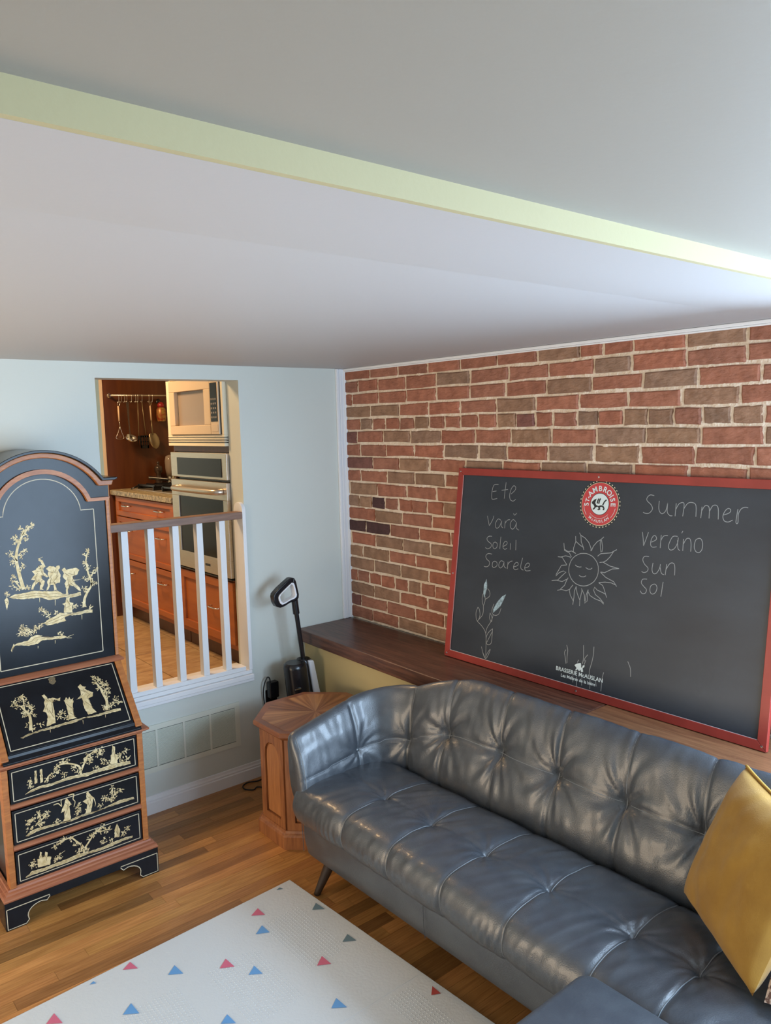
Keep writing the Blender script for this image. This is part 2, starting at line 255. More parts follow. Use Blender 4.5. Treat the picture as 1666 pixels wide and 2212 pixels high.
GILT_DRAWER2=[[[-207,343,-181,358,-136,358,-90,353,-48,349,-11,353,27,354,70,350,110,354,161,363,222,357,224,348,183,349,149,349,93,348,54,345,5,347,-28,342,-70,345,-111,346,-167,347,-197,339],[-53,433,-45,442,-38,428,-28,411,-39,406,-35,347,-65,344,-56,392,-72,389,-60,413],[30,437,38,444,46,428,58,410,54,394,51,383,43,351,22,356,32,390,14,407,31,413]],[[-97,431,-79,431,-67,415,-68,438,-58,443],[-39,451,-18,450,-22,431,-15,417,-21,397],[58,410,64,384,61,371],[127,366,136,407,134,431],[131,379,152,401,176,406],[128,380,96,397],[-148,368,-148,396,-156,421],[-147,384,-128,400,-119,408],[-8,358,-2,402]],[8,10,7,6,6,6,7,7,5],[-186,396,-193,396,-178,396,-4,379,0,395,-7,366,-154,415,-148,399,-122,406,-133,396,-155,376,-145,370,134,425,136,407,152,401,170,406,101,395,112,389,125,375,140,382,-89,361,82,364,-188,363,33,366]]
GILT_DRAWER3=[[[-219,178,-193,195,-153,190,-112,191,-59,193,-16,196,21,190,71,189,122,193,179,195,208,190,205,183,161,184,115,178,70,177,21,182,-28,180,-71,177,-113,179,-149,177,-189,179,-214,176],[-172,235,-165,234,-160,261,-153,255,-155,236,-145,235,-141,254,-132,247,-135,231,-120,225,-127,194,-172,201],[146,267,156,234,151,206,131,210,133,242]],[[5,191,2,221,-23,254,-38,271,-64,275,-96,264],[6,208,30,234,53,260,87,271],[157,204,175,227,202,238],[-111,196,-94,218,-67,230],[-5,201,-3,240]],[16,16,6,6,12],[-24,242,-38,271,-85,271,-102,261,-69,277,31,251,48,256,65,267,88,277,98,255,109,257,75,258,89,206,84,219,169,217,187,231,-100,209,-89,216,-186,215,-191,228,-5,212,16,198,-15,210,117,207]]
BRICK_JOINTS=[[234,468,700,927,1162,1397,1616,1730,1862,2081,2308,2525,2745],[127,300,531,758,992,1232,1455,1686,1857,2085,2308,2540,2768],[71,302,533,759,987,1215,1445,1676,1907,2130,2356,2573,2797],[229,472,701,923,1158,1387,1613,1843,2068,2284,2509,2728],[138,244,358,474,592,703,815,926,1043,1159,1274,1384,1481,1603,1708,1824,1931,2038,2147,2258,2369,2484,2592,2702,2815],[105,334,557,788,1020,1242,1469,1698,1922,2146,2374,2598,2826],[131,359,584,808,1040,1218,1452,1685,1899,2125,2344,2576,2812],[239,466,697,952,1193,1415,1653,1871,2099,2321,2542,2772],[127,362,586,810,1041,1262,1477,1713,1935,2157,2391,2619,2845],[25,273,518,748,981,1196,1427,1650,1867,2096,2332,2551,2780],[111,223,335,452,559,677,796,906,1020,1135,1244,1359,1473,1587,1703,1814,1929,2045,2153,2269,2379,2491,2599,2713,2823],[247,477,709,943,1164,1392,1616,1844,2063,2282,2514,2745],[162,374,613,841,1068,1304,1523,1757,1976,2212,2441,2669,2906],[25,247,478,691,923,1156,1371,1595,1811,2030,2250,2484,2701,2923],[128,360,581,818,1044,1278,1515,1745,1965,2192,2422,2638,2868],[228,452,677,900,1129,1358,1588,1815,2042,2261,2487,2705,2930],[72,180,285,404,514,615,724,837,952,1063,1169,1282,1390,1505,1616,1726,1843,1954,2064,2174,2286,2394,2506,2623,2736],[222,443,665,897,1133,1367,1598,1831,2065,2285,2511,2733],[101,332,565,785,1013,1235,1463,1691,1908,2133,2356,2587,2804],[202,428,650,868,1095,1318,1548,1770,1990,2225,2446,2664,2885]]# ------------------------------------------------------------------ room shell
H = 2.2
b = MB(); X0, X1, Z0, Z1 = -1.411, -.680, .585, 2.128
b.box(-4.3, X0, 0, .13, 0, 2.9); b.box(X1, .12, 0, .13, 0, 2.9); b.box(X0, X1, 0, .13, 0, Z0); b.box(X0, X1, 0, .13, Z1, 2.9)
wall_back = struct(b.build('wall_back', PAINT))
# brick wall: mortar bed, bricks as parts
wall_right = struct(MB().box(.012, .14, -2.85, 0, 0, 2.4).build('wall_right', MORTAR))
wr = MB()
for q in ((-4.72,-3.75,0,2.4),(-3.75,-2.85,0,.93),(-3.75,-2.85,2.07,2.4)): wr.box(.012,.14,*q)
struct(wr.build('wall_right', MORTAR))
random.seed(11)
nu, nv = 300, 150
P = []
from mathutils import noise
for i in range(nu+1):
    y = -2.82*i/nu; row = []
    for j in range(nv+1):
        z = .7685+1.4315*j/nv
        q = Vector((3.1, y*26, z*26)); q2 = Vector((9.7, y*75, z*75))
        row.append((.0015-.0030*noise.noise(q)-.0056*noise.noise(q2), y, z))
    P.append(row)
g = MB().grid(P).build('mortar_bed', MORTAR, wall_right, smooth=True)
RH = .0696
# weathered tan bricks and burnt ones, by course and right-hand joint (mm)
TAN = {1:(1616,2308),2:(992,1857),3:(1676,2130),4:(229,472,1387,2284),5:(244,703,1274,1708,1931,2038,2258,2369),6:(557,788,1469,1922,2146),7:(1040,1218,1685,1899),8:(697,1193,1653,1871),9:(586,810),10:(273,981),11:(111,223,906),12:(477,),14:(478,691),15:(128,360),16:(228,452,677),17:(615,),18:(222,443),20:(650,868)}
DARKB = ((13,162),(13,374),(11,335))
for r, joints in enumerate(BRICK_JOINTS):
    zt = H-RH*r if r <= 5 else 1.852-.0720*(r-5); zb = zt-(RH if r < 5 else .0720); prev = 0
    for jn in joints:
        if prev > 2760: break
        a, c = -prev*.001-random.uniform(.0045,.0080), -min(jn, 2830)*.001+random.uniform(.0045,.0080)
        z0, z1 = zb+random.uniform(.0042,.0078), zt-random.uniform(.0042,.0078)
        if z1 > 2.19: z1 = 2.19
        if a-c < .012: prev = jn; continue
        xo = random.uniform(-.0075, -.003)
        J = lambda k=.003: random.uniform(-k, k)
        cs = [(a+J(), z0+J()), ((a+c)/2+J(.008), z0+J()), (c+J(), z0+J()), (c+J(), (z0+z1)/2+J()), (c+J(), z1+J()), ((a+c)/2+J(.008), z1+J()), (a+J(), z1+J()), (a+J(), (z0+z1)/2+J())]
        cy, cz = (a+c)/2, (z0+z1)/2
        mb = MB()
        mb.v = [(.03, y, z) for y, z in cs]+[(xo+.004, y, z) for y, z in cs]+[(xo-.001, y+(cy-y)*.5*.012/max(.03,abs(cy-y)) if abs(cy-y)>.01 else y, z+(cz-z)*.16) for y, z in cs]
        for k in range(8):
            k2 = (k+1) % 8; mb.f += [(k, k2, 8+k2, 8+k), (8+k, 8+k2, 16+k2, 16+k)]
        mb.f.append(tuple(16+k for k in range(8)))
        o = mb.build('brick', BRICK, wall_right)
        kk = random.uniform(.90, 1.12); known = r < 8 and jn < 2380 or jn < 900
        tan = jn in TAN.get(r+1, ()) if known else random.random() < .25
        col = random.choice([(.335,.190,.118),(.315,.190,.125),(.350,.200,.120)]) if tan else random.choice([(.400,.150,.088),(.385,.155,.094),(.415,.165,.100),(.365,.155,.098)])
        if (r+1, jn) in DARKB: col = (.085,.036,.034)
        if (r+1, jn) in ((8,239),(19,101),(5,1384),(6,105)): col = (.23,.095,.075)
        o.color = (col[0]*kk, col[1]*kk, col[2]*kk, 1); prev = jn
# wall behind the camera with its window, wall to the left with a doorway
b = MB(); b.box(-4.3, -1.4, -4.72, -4.6, 0, 2.4); b.box(-.1, .14, -4.72, -4.6, 0, 2.4); b.box(-1.4, -.1, -4.72, -4.6, 0, .1); b.box(-1.4, -.1, -4.72, -4.6, 2.1, 2.4)
struct(b.build('wall_front', PAINT))
b = MB()
for q in ((-1.4,-1.34,.1,2.1),(-.16,-.1,.1,2.1),(-1.34,-.16,.1,.16),(-1.34,-.16,2.04,2.1),(-.77,-.73,.16,2.04)): b.box(q[0],q[1],-4.7,-4.62,q[2],q[3])
win = struct(b.build('window_1', WHITE))
MB().box(-1.34, -.16, -4.67, -4.664, .16, 2.04).build('window_pane', GLASSW, win)
b = MB()
for q in ((-3.75,-3.69,.93,2.07),(-2.91,-2.85,.93,2.07),(-3.69,-2.91,.93,.99),(-3.69,-2.91,2.01,2.07),(-3.32,-3.28,.99,2.01)): b.box(.03,.10,*q)
win2 = struct(b.build('window_2', WHITE)); MB().box(.06, .066, -3.69, -2.91, .99, 2.01).build('window_pane', GLASSW, win2)
b = MB(); b.box(-4.42, -4.3, -4.72, -2.1, 0, 2.4); b.box(-4.42, -4.3, -.4, .13, 0, 2.4); b.box(-4.42, -4.3, -2.1, -.4, 2.1, 2.4)
struct(b.build('wall_left', PAINT))
# hallway seen from nowhere: closes the doorway
struct(MB().box(-5.6, -5.5, -4.7, .1, 0, 2.4).build('wall_hall', PAINT))
# ceiling
cl = MB(); cl.box(-4.3, .14, -2.402, .0, H, H+.05)
cl.prism([(-2.402,H),(-2.80,2.176),(-2.80,H+.05),(-2.402,H+.05)], (-4.3,0,0), (0,1,0), (0,0,1), (1,0,0), 0, 4.44)
struct(cl.build('ceiling', CEIL))
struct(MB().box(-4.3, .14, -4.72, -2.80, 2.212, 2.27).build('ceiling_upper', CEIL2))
struct(MB().box(-4.3, 0, -2.812, -2.8005, 2.176, 2.2125).build('trim_1', STRIPP))
b = MB(); b.box(-.016, .002, -2.395, 0, 2.187, H-.0005); b.box(-.010, .002, -2.395, 0, 2.180, 2.187)
struct(b.build('trim_2', WHITE, bevel=.003))
b = MB(); b.box(-.066, .004, -.010, -.0005, .768, H-.001); b.box(-.064, -.052, -.015, -.010, .768, H-.001); b.box(-.044, -.032, -.014, -.010, .768, H-.001); b.box(-.014, .003, -.016, -.010, .768, H-.001)
struct(b.build('trim_3', WHITE, bevel=.002))
def baseboard(name, x0, x1, y, sg=-1):
    prof = [(0,0),(.016,0),(.016,.058),(.011,.062),(.012,.070),(.007,.076),(.005,.088),(0,.090)]
    return struct(MB().prism([(a*sg, c) for a, c in prof], (x0, y, 0), (0,1,0), (0,0,1), (1,0,0), 0, x1-x0).build(name, WHITE))
baseboard('baseboard_back', -4.3, -.36, -.0005)
# floor with planks
floor = struct(MB().box(-5.5, .14, -4.72, 0, -.05, -.006).build('floor', SLAB))
random.seed(5); pw = .0575
row = 0; y = -.001; cnt = 0
far_mb = MB()
while y > -4.6:
    x = -2.95-random.uniform(0, .7)
    while x < -.30:
        L = random.uniform(.38, 1.15); x1 = min(x+L, -.28)
        near = y > -1.35 or (x1 > -1.16 and y > -2.75)
        if near and x1 > -2.75:
            o = MB().box(x+.0004, x1-.0004, y-pw+.0005, y-.0003, -.006, random.uniform(-.0004, .0003)).build('plank', PLANK, floor)
            k = random.choice([.58,.74,.86,.95,1,1.05,1.12,1.22,1.35]); h = random.uniform(-.04,.04)
            o.color = (.47*k, (.225+h*.3)*k, .070*k, 1); cnt += 1
        else: far_mb.box(x+.0004, x1-.0004, y-pw+.0005, y-.0003, -.006, 0)
        x = x1
    far_mb.box(-5.5, -3.65, y-pw+.0005, y-.0003, -.006, 0)
    y -= pw; row += 1
fo = far_mb.build('planks', PLANK, floor); fo['kind'] = 'stuff'; fo.color = (.44,.215,.072,1)
# ------------------------------------------------------------------ return air grille
gl = thing('return_air_grille', 'painted louvred return air grille low on the wall under the railing', 'vent', (-1.02, -.001, .20))
gx0, gx1, gz0, gz1 = -1.34, -.765, .205, .444
rc = lambda x0,x1,z0,z1: MB().box(x0,x1,-.006,-.0008,z0,z1)
for q in ((gx0,gx1,gz1-.026,gz1),(gx0,gx1,gz0,gz0+.026),(gx0,gx0+.028,gz0+.0262,gz1-.0262),(gx1-.028,gx1,gz0+.0262,gz1-.0262)): rc(*q).build('frame_bar', GRILLE, gl)
for xx in (-1.226, -1.081, -.936): rc(xx-.005, xx+.005, gz0+.0262, gz1-.0262).build('mullion', GRILLE, gl)
MB().box(gx0+.01, gx1-.01, -.0016, -.0008, gz0+.01, gz1-.01).build('duct', DARKV, gl)  # thin dark sheet standing for the shade in the louvre gaps
n = 30
for k in range(n):
    z = gz0+.029+(gz1-gz0-.058)*(k+.5)/n
    m = MB(); m.prism([(-.0012,z+.0008),(-.0056,z-.0022),(-.0056,z-.0008),(-.0012,z+.0020)], (gx0+.028,0,0), (0,1,0), (0,0,1), (1,0,0), 0, gx1-gx0-.056)
    m.build('louvre', GRILLE, gl)
for sx in (gx0+.014, gx1-.014):
    MB().lathe([(.004,.0001),(.0035,.0015),(.0001,.0016)], (sx,-.006,(gz0+gz1)/2), 10, (0,-1,0)).build('screw', GRILLE, gl)
# ------------------------------------------------------------------ railing in the wall opening
rl = thing('railing', 'white baluster railing with a wooden handrail in the kitchen opening', 'railing', (-1.045, .02, .56))
b = MB(); b.box(X0-.03, X1-.004, -.020, .15, .585, .606)
b.box(X0-.03, X1+.0, -.034, .0, .560, .585); b.box(X0-.03, X1+.004, -.024, -.0005, .543, .560)
b.build('sill', WHITE, rl, bevel=.004)
MB().box(X0-.02, -.716, -.012, .045, .606, .628).build('bottom_rail', WHITE, rl, bevel=.002)
for xx in (-1.440, -1.322, -1.193, -1.066, -.938, -.812):
    MB().box(xx-.0165, xx+.0165, -.004, .036, .6275, 1.4155).build('baluster', WHITE, rl, bevel=.0015)
HRW = mat('handrail_wood', (.27,.155,.105), .5, col2=(.20,.11,.072), scale=7, stretch=(1,14,14), bump=.06)
MB().box(X0-.03, -.702, -.020, .052, 1.415, 1.452).build('handrail', HRW, rl, bevel=.003)
pr = [(-.020,.606),(.075,.606),(.075,1.452)]+[(.0275+.0475*math.cos(a), 1.452+.0475*math.sin(a)) for a in [math.pi*k/14 for k in range(1,14)]]+[(-.020,1.452)]
MB().prism(pr, (-.7015,0,0), (0,1,0), (0,0,1), (1,0,0), 0, .0205).build('end_post', WHITE, rl, bevel=.003)
# ------------------------------------------------------------------ ledge bench along the brick wall
bn = thing('ledge_bench', 'dark walnut ledge along the brick wall with painted front under it', 'bench', (-.2, -1.6, 0))
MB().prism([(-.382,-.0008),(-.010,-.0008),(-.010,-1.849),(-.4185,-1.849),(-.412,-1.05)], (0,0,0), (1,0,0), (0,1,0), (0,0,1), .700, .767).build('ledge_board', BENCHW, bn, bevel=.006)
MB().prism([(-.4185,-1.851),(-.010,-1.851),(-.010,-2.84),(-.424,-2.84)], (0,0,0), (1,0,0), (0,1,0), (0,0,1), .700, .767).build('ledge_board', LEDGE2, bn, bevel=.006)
MB().box(-.335, -.318, -2.84, -.0008, .0005, .699).build('front_panel', YELLOWP, bn)
# ------------------------------------------------------------------ chalkboard
BO = V(-.150,-.938,.7698); BU = V(0,-1,0); BV = V(.120,0,.900).normalized(); BN = V(-.900,0,.120).normalized()
cb = thing('chalkboard', 'large chalkboard in a red frame leaning on the brick wall above the sofa', 'chalkboard', tuple(BO))
Wd, Hd, fwid = 1.538, .906, .033
MB().prism([(.01,.01),(Wd-.01,.01),(Wd-.01,Hd-.01),(.01,Hd-.01)], BO, BU, BV, BN, -.012, -.006).build('slate_panel', SLATEB, cb)
for nm, poly in (('frame_rail', [(0,0),(Wd,0),(Wd-fwid,fwid),(fwid,fwid)]), ('frame_rail', [(0,Hd),(fwid,Hd-fwid),(Wd-fwid,Hd-fwid),(Wd,Hd)]), ('frame_stile', [(0,0),(fwid,fwid),(fwid,Hd-fwid),(0,Hd)]), ('frame_stile', [(Wd,0),(Wd,Hd),(Wd-fwid,Hd-fwid),(Wd-fwid,fwid)])):
    MB().prism(poly, BO, BU, BV, BN, -.018, .0).build(nm, REDF, cb, bevel=.002)
b = MB()
for A_, B_ in (([(fwid,fwid),(fwid,Hd-fwid)],0),([(fwid,fwid),(Wd-fwid,fwid)],0)): b.ribbon(A_, .0025, BO, BU, BV, BN, -.0035)
b.build('frame_lip', WHITE, cb)
for (a, c) in ((.016,.889),(.795,.890),(.016,.016),(.770,.016),(1.522,.016),(.016,.40)):
    MB().lathe([(.0045,0),(.004,.0016),(0,.002)], BO+BU*a+BV*c, 10, BN).build('screw', CHROME, cb)
e = -.0055
def smooth_path(p):
    if len(p) < 3: return p
    o = []
    for i in range(len(p)-1):
        p0 = p[max(i-1,0)]; p1 = p[i]; p2 = p[i+1]; p3 = p[min(i+2,len(p)-1)]
        for k in range(4):
            t = k/4; o.append(tuple(.5*(2*p1[d]+(p2[d]-p0[d])*t+(2*p0[d]-5*p1[d]+4*p2[d]-p3[d])*t*t+(-p0[d]+3*p1[d]-3*p2[d]+p3[d])*t**3) for d in (0,1)))
    o.append(p[-1]); return o
def chalk(name, data, w, m=CHALK, d=e, sm=True):
    b = MB()
    for pl in data:
        q = pairs(pl); b.ribbon(smooth_path(q) if sm else q, w, BO, BU, BV, BN, d)
    return b.build(name, m, cb)
WORD_CUTS = [0,5,14,20,29,40,51,56,59,60]
for k in range(9): chalk('chalk_word', CHALK_WORDS[WORD_CUTS[k]:WORD_CUTS[k+1]], .0026)
chalk('chalk_flower', CHALK_FLOWER, .0024); chalk('chalk_sun', CHALK_SUN, .0029, sm=False)
for st_ in CHALK_STREAK: chalk('chalk_streak', [st_], .0026)
for pl in CHALK_FILL: MB().poly(pairs(pl), BO, BU, BV, BN, e).build('chalk_petal', CHALKB, cb, tri=True)
# round badge
LC = (.806, .782); LR = .0875
bd = lambda x, y, d: BO+BU*(LC[0]+x)+BV*(LC[1]+y)+BN*d
def disc(r, n=48): return [(LC[0]+r*math.cos(2*math.pi*k/n), LC[1]+r*math.sin(2*math.pi*k/n)) for k in range(n)]
badge = MB().poly(disc(LR*1.075), BO, BU, BV, BN, e).build('badge', LOGOB, cb)
b = MB()
for k in range(38):
    an = 2*math.pi*k/38; c, s_ = math.cos(an), math.sin(an)
    b.poly([(LC[0]+(1.065*LR)*c+q*LR*.035*-s_+w*c*LR*.02, LC[1]+(1.065*LR)*s_+q*LR*.035*c+w*s_*LR*.02) for q, w in ((-1,-1),(1,-1),(1,1),(-1,1))], BO, BU, BV, BN, e+.0004)
b.build('badge_dots', LOGOC, badge)
MB().poly(disc(LR*1.0), BO, BU, BV, BN, e+.0004).build('badge_rim', LOGOC, badge)
MB().poly(disc(LR*.975), BO, BU, BV, BN, e+.0008).build('badge_ring', LOGOR, badge)
MB().poly(disc(LR*.51), BO, BU, BV, BN, e+.0012).build('badge_center_rim', LOGOB, badge)
MB().poly(disc(LR*.485), BO, BU, BV, BN, e+.0016).build('badge_center', LOGOW, badge)
b = MB(); b.poly(pairs(GRIFFIN[0]), BO, BU, BV, BN, e+.002)
for pl in GRIFFIN_LINES: b.ribbon(pairs(pl), .0055, BO, BU, BV, BN, e+.002)
b.build('badge_griffin', LOGOB, badge, tri=True)
b = MB()
def arc_text(txt, size, rad, a0, a1, bottom=False, off=.0006, small=''):
    n_ = len(txt)
    # advance widths for a plain even arc
    wd = [(.35 if c in '-I' else .62 if c in 'STE' else .9 if c in 'M' else .74) * (.8 if c in small else 1) for c in txt]; tot = sum(wd); acc = 0
    for c, w in zip(txt, wd):
        an = a0+(a1-a0)*(acc+w/2)/tot; acc += w
        s_ = size*(.82 if c in small else 1)
        ux, uy = (math.sin(an), -math.cos(an)) if not bottom else (-math.sin(an), math.cos(an))
        vx, vy = (math.cos(an), math.sin(an)) if not bottom else (-math.cos(an), -math.sin(an))
        bx, by = rad*math.cos(an), rad*math.sin(an)
        text_to(b, c, s_, lambda x, y: bd(bx+ux*x+vx*y, by+uy*x+vy*y, e+.0016), off)
arc_text('ST-AMBROISE', .030, LR*.60, math.radians(193), math.radians(-8), small='T')
arc_text('McAUSLAN', .0160, LR*.85, math.radians(228), math.radians(312), True, .0003)
for a0, a1 in ((186,222),(318,354)):
    b.ribbon([(LC[0]+LR*.86*math.cos(math.radians(a)), LC[1]+LR*.86*math.sin(math.radians(a))) for a in range(a0,a1,4)], .0016, BO, BU, BV, BN, e+.0016)
b.ribbon([(LC[0]+LR*.66*math.cos(math.radians(a)), LC[1]+LR*.66*math.sin(math.radians(a))) for a in range(222,320,4)], .0012, BO, BU, BV, BN, e+.0016)
b.build('badge_lettering', LOGOW, badge)
b = MB()
tx = lambda cx, cy: (lambda x, y: BO+BU*(cx+x)+BV*(cy+y)+BN*(e+.0003))
b.poly(pairs(BLOB[0]), BO, BU, BV, BN, e+.0003)
ext = text_to(b, 'BRASSERIE McAUSLAN', .0235, tx(.774,.078), .0004)
text_to(b, 'Les Maîtres de la bière', .0185, tx(.771,.056), .0004)
b.build('brewery_lettering', LOGOW, cb, tri=True)
# ------------------------------------------------------------------ secretary desk
DX = -1.762
dk = thing('secretary_desk', 'black lacquered secretary desk with gilt scenes and an arched top', 'desk', (DX, -.25, 0))
O0 = (DX,0,0); UX = (1,0,0); UZ = (0,0,1); NY = (0,-1,0)
def gilt(data, parent, O, U, Vv, N, d, seed):
    random.seed(seed); b = MB(); polys, lines, ws, cl = data
    for pl in polys:
        q = pairs(pl); o_ = []
        for i in range(len(q)):
            a_, c_ = q[i], q[(i+1)%len(q)]; L_ = math.hypot(c_[0]-a_[0], c_[1]-a_[1]); m_ = max(1, int(L_/.006))
            for t in range(m_):
                f_ = t/m_; w_ = 0 if t == 0 else random.uniform(-.0013,.0013)
                o_.append((a_[0]+(c_[0]-a_[0])*f_-(c_[1]-a_[1])/(L_ or 1)*w_, a_[1]+(c_[1]-a_[1])*f_+(c_[0]-a_[0])/(L_ or 1)*w_))
        b.poly(o_, O, U, Vv, N, d)
    for pl, w in zip(lines, ws):
        q = pairs(pl); b.ribbon(smooth_path(q), (w*.00048, w*.00022), O, U, Vv, N, d+.0002)
    for (x, y) in pairs(cl):
        for k in range(15):
            an = random.uniform(0, 2*math.pi); r = random.uniform(.002,.0135); px, py = x+r*math.cos(an), y+r*math.sin(an)
            l = random.uniform(.0030,.0054); an += random.uniform(-.7,.7); c, s_ = math.cos(an)*l, math.sin(an)*l
            b.poly([(px-c,py-s_),(px-s_*.42,py+c*.42),(px+c,py+s_),(px+s_*.42,py-c*.42)], O, U, Vv, N, d+.0003+k*.00003)
    g = b.build('gilt_scene', GILT, parent, tri=True); g['kind'] = 'stuff'
    # dark drawing strokes on the gilt shapes
    b = MB()
    for pl in polys:
        q = pairs(pl); n_ = len(q)
        cx = sum(a for a, _ in q)/n_; cy = sum(c for _, c in q)/n_
        wide = max(a for a,_ in q)-min(a for a,_ in q)
        if wide > .12:
            for k in range(0, n_//2-1):
                A_ = q[k]; B_ = q[n_-1-k]; C_ = q[k+1]; D_ = q[n_-2-k]
                for f_ in (.35,.7):
                    b.ribbon([(A_[0]+(B_[0]-A_[0])*f_, A_[1]+(B_[1]-A_[1])*f_), (C_[0]+(D_[0]-C_[0])*f_*.9, C_[1]+(D_[1]-C_[1])*f_*.9)], .0013, O, U, Vv, N, d+.0006)
        else:
            for k in range(0, n_-2, 2):
                A_ = q[k]; B_ = q[(k+2)%n_]
                b.ribbon([(A_[0]+(cx-A_[0])*.3, A_[1]+(cy-A_[1])*.3), (B_[0]+(cx-B_[0])*.55, B_[1]+(cy-B_[1])*.55)], .0015, O, U, Vv, N, d+.0006)
    b.build('gilt_shading', GILTD, parent)['kind'] = 'stuff'
GILTD = mat('gilt_shadow_paint', (.16,.105,.04), .6)
# bracket base with cut-out feet
def bracket(hw, zt):
    pts = [(-hw,0),(-hw+.075,0),(-hw+.083,.012),(-hw+.080,.030)]
    for k in range(1,7):
        a = math.pi-k*math.pi/2/6; pts.append((-hw+.133+.053*math.cos(a), .030+.038*math.sin(a)))
    pts += [(-hw+.152,.062),(-hw+.163,.074)]
    full = pts+[(-x, z) for x, z in reversed(pts)]
    return full+[(hw,zt),(-hw,zt)], pts
full, half = bracket(.305, .118)
b = MB(); b.prism(full, O0, UX, UZ, NY, .500, .516)
fs, _ = bracket(.24, .118)
for sx in (-.305, .290): b.prism(fs, (DX+sx,-.26,0), (0,1,0), UZ, (1,0,0), 0, .015)
base = b.build('bracket_base', LACQ, dk, bevel=.002)
b = MB()
for sg in (-1, 1):
    b = MB()
    q = [(-.299,.086),(-.299,.006),(-.233,.006)]+[(x, z+.0055) for x, z in half[2:]]+[(-.142,.086),(-.299,.086)]
    b.ribbon([(x*sg, z) for x, z in q], .0035, O0, UX, UZ, NY, .5168); b.build('inlay_line', INLAY, base)
RW = mat('rosy_moulding', (.40,.165,.085), .4, col2=(.30,.10,.05), scale=9, stretch=(.6,8,8))
def mould(name, hw, z0, z1, y, prof, m, back=-.02):
    """horizontal moulding wrapped round front and sides: prof = [(out, z)]"""
    b = MB(); n_ = len(prof)
    path = [(-hw, back), (-hw, y), (hw, y), (hw, back)]; outs = [(-1,0),(-1,-1),(1,-1),(1,0)]
    b.grid([[(DX+px+ox*o, py+oy*o, z) for (o, z) in prof] for (px, py), (ox, oy) in zip(path, outs)])
    return b.build(name, m, dk, smooth='auto')
mould('base_moulding', .272, .118, .150, -.484, [(0,.112),(.033,.112),(.035,.118),(.030,.122),(.030,.128),(.022,.131),(.021,.137),(.012,.141),(.010,.148),(0,.150)], RW)
# chest carcass
b = MB(); b.box(DX-.268, DX+.268, -.478, -.012, .112, .640)
b.prism([(-.012,.640),(-.478,.640),(-.290,.893),(-.012,.893)], (DX-.262,0,0), (0,1,0), UZ, (1,0,0), 0, .524)
b.build('carcass', LACQ, dk)
for sg in (-1, 1):
    xa, xb = sorted((DX+sg*.252, DX+sg*.2755)); MB().box(xa, xb, -.497, -.4775, .150, .622).build('stile', DWOOD, dk, bevel=.002)
    xs = sorted((DX+sg*.2682, DX+sg*.2750))
    for yy in (-.477, -.05): MB().box(xs[0], xs[1], yy, yy+.03, .150, .622).build('side_stile', DWOOD, dk, bevel=.002)
for z0, z1 in ((.290,.316),(.456,.480)):
    b = MB(); b.prism([(-.478,z0),(-.494,z0+.003),(-.503,(z0+z1)/2),(-.494,z1-.003),(-.478,z1)], (DX-.252,0,0), (0,1,0), UZ, (1,0,0), 0, .504); b.build('drawer_rail', RW, dk, smooth='auto')
MB().box(DX-.252, DX+.252, -.494, -.478, .148, .157).build('drawer_rail', RW, dk)
def rect_inlay(b, x0, x1, z0, z1, w, O, U, Vv, N, d):
    b.ribbon([(x0,z0),(x1,z0)], w, O,U,Vv,N,d); b.ribbon([(x0,z1),(x1,z1)], w, O,U,Vv,N,d); b.ribbon([(x0,z0),(x0,z1)], w, O,U,Vv,N,d); b.ribbon([(x1,z0),(x1,z1)], w, O,U,Vv,N,d)
for k, (z0, z1, g) in enumerate(((.480,.620,GILT_DRAWER1),(.316,.456,GILT_DRAWER2),(.157,.290,GILT_DRAWER3))):
    d_ = MB().box(DX-.249, DX+.249, -.496, -.479, z0+.002, z1-.002).build('drawer', LACQ, dk, bevel=.002)
    b = MB(); rect_inlay(b, -.238, .238, z0+.013, z1-.013, .0030, O0, UX, UZ, NY, .4966); b.build('inlay_line', INLAY, d_)
    gilt(g, d_, O0, UX, UZ, NY, .4968, 20+k)
mould('waist_moulding', .272, .622, .66, -.484, [(0,.618),(.006,.620),(.008,.626),(.018,.630),(.028,.636),(.029,.643),(.022,.646),(0,.648)], RW)
b = MB(); b.prism([(-.478,.640),(-.515,.645),(-.515,.652),(-.500,.664),(-.498,.676),(-.478,.676)], (DX-.268,0,0), (0,1,0), UZ, (1,0,0), 0, .536); b.build('lower_ledge', LACQ, dk, bevel=.002)
# slanted fall front
SD = V(0,.21,.245).normalized(); SN = V(0,-.245,.21).normalized(); SO = V(DX,-.51,.66)
SLn = math.hypot(.21,.245)
ff = MB().prism([(-.243,.022),(.243,.022),(.243,SLn-.004),(-.243,SLn-.004)], SO, UX, SD, SN, -.016, .0).build('fall_front', LACQ, dk, bevel=.002)
b = MB(); rect_inlay(b, -.232, .232, .036, SLn-.020, .0032, SO, UX, SD, SN, .0006); b.build('inlay_line', INLAY, ff)
gilt(GILT_FALL, ff, SO, UX, SD, SN, .0008, 31)
es = MB().poly([(x*.9-.02, SLn-.038+y*.9) for x, y in ((-.006,.016),(-.016,.010),(-.013,0),(-.016,-.008),(-.004,-.020),(.004,-.020),(.016,-.008),(.013,0),(.016,.010),(.006,.016))], SO, UX, SD, SN, .002)
es.lathe([(.004,0),(.003,.0015)], SO+Vector(UX)*-.02+SD*(SLn-.036)+SN*.002, 10, SN); es.build('escutcheon', BRASSD, ff)
for sg in (-1, 1):
    xa, xb = sorted((.246*sg, .274*sg)); MB().prism([(xa,.0),(xb,.0),(xb,SLn),(xa,SLn)], SO, UX, SD, SN, -.025, .003).build('slope_edge', DWOOD, dk, bevel=.003)
mould('hutch_moulding', .264, .89, .918, -.295, [(0,.892),(.010,.893),(.020,.898),(.023,.906),(.016,.911),(.008,.918),(0,.920)], RW)
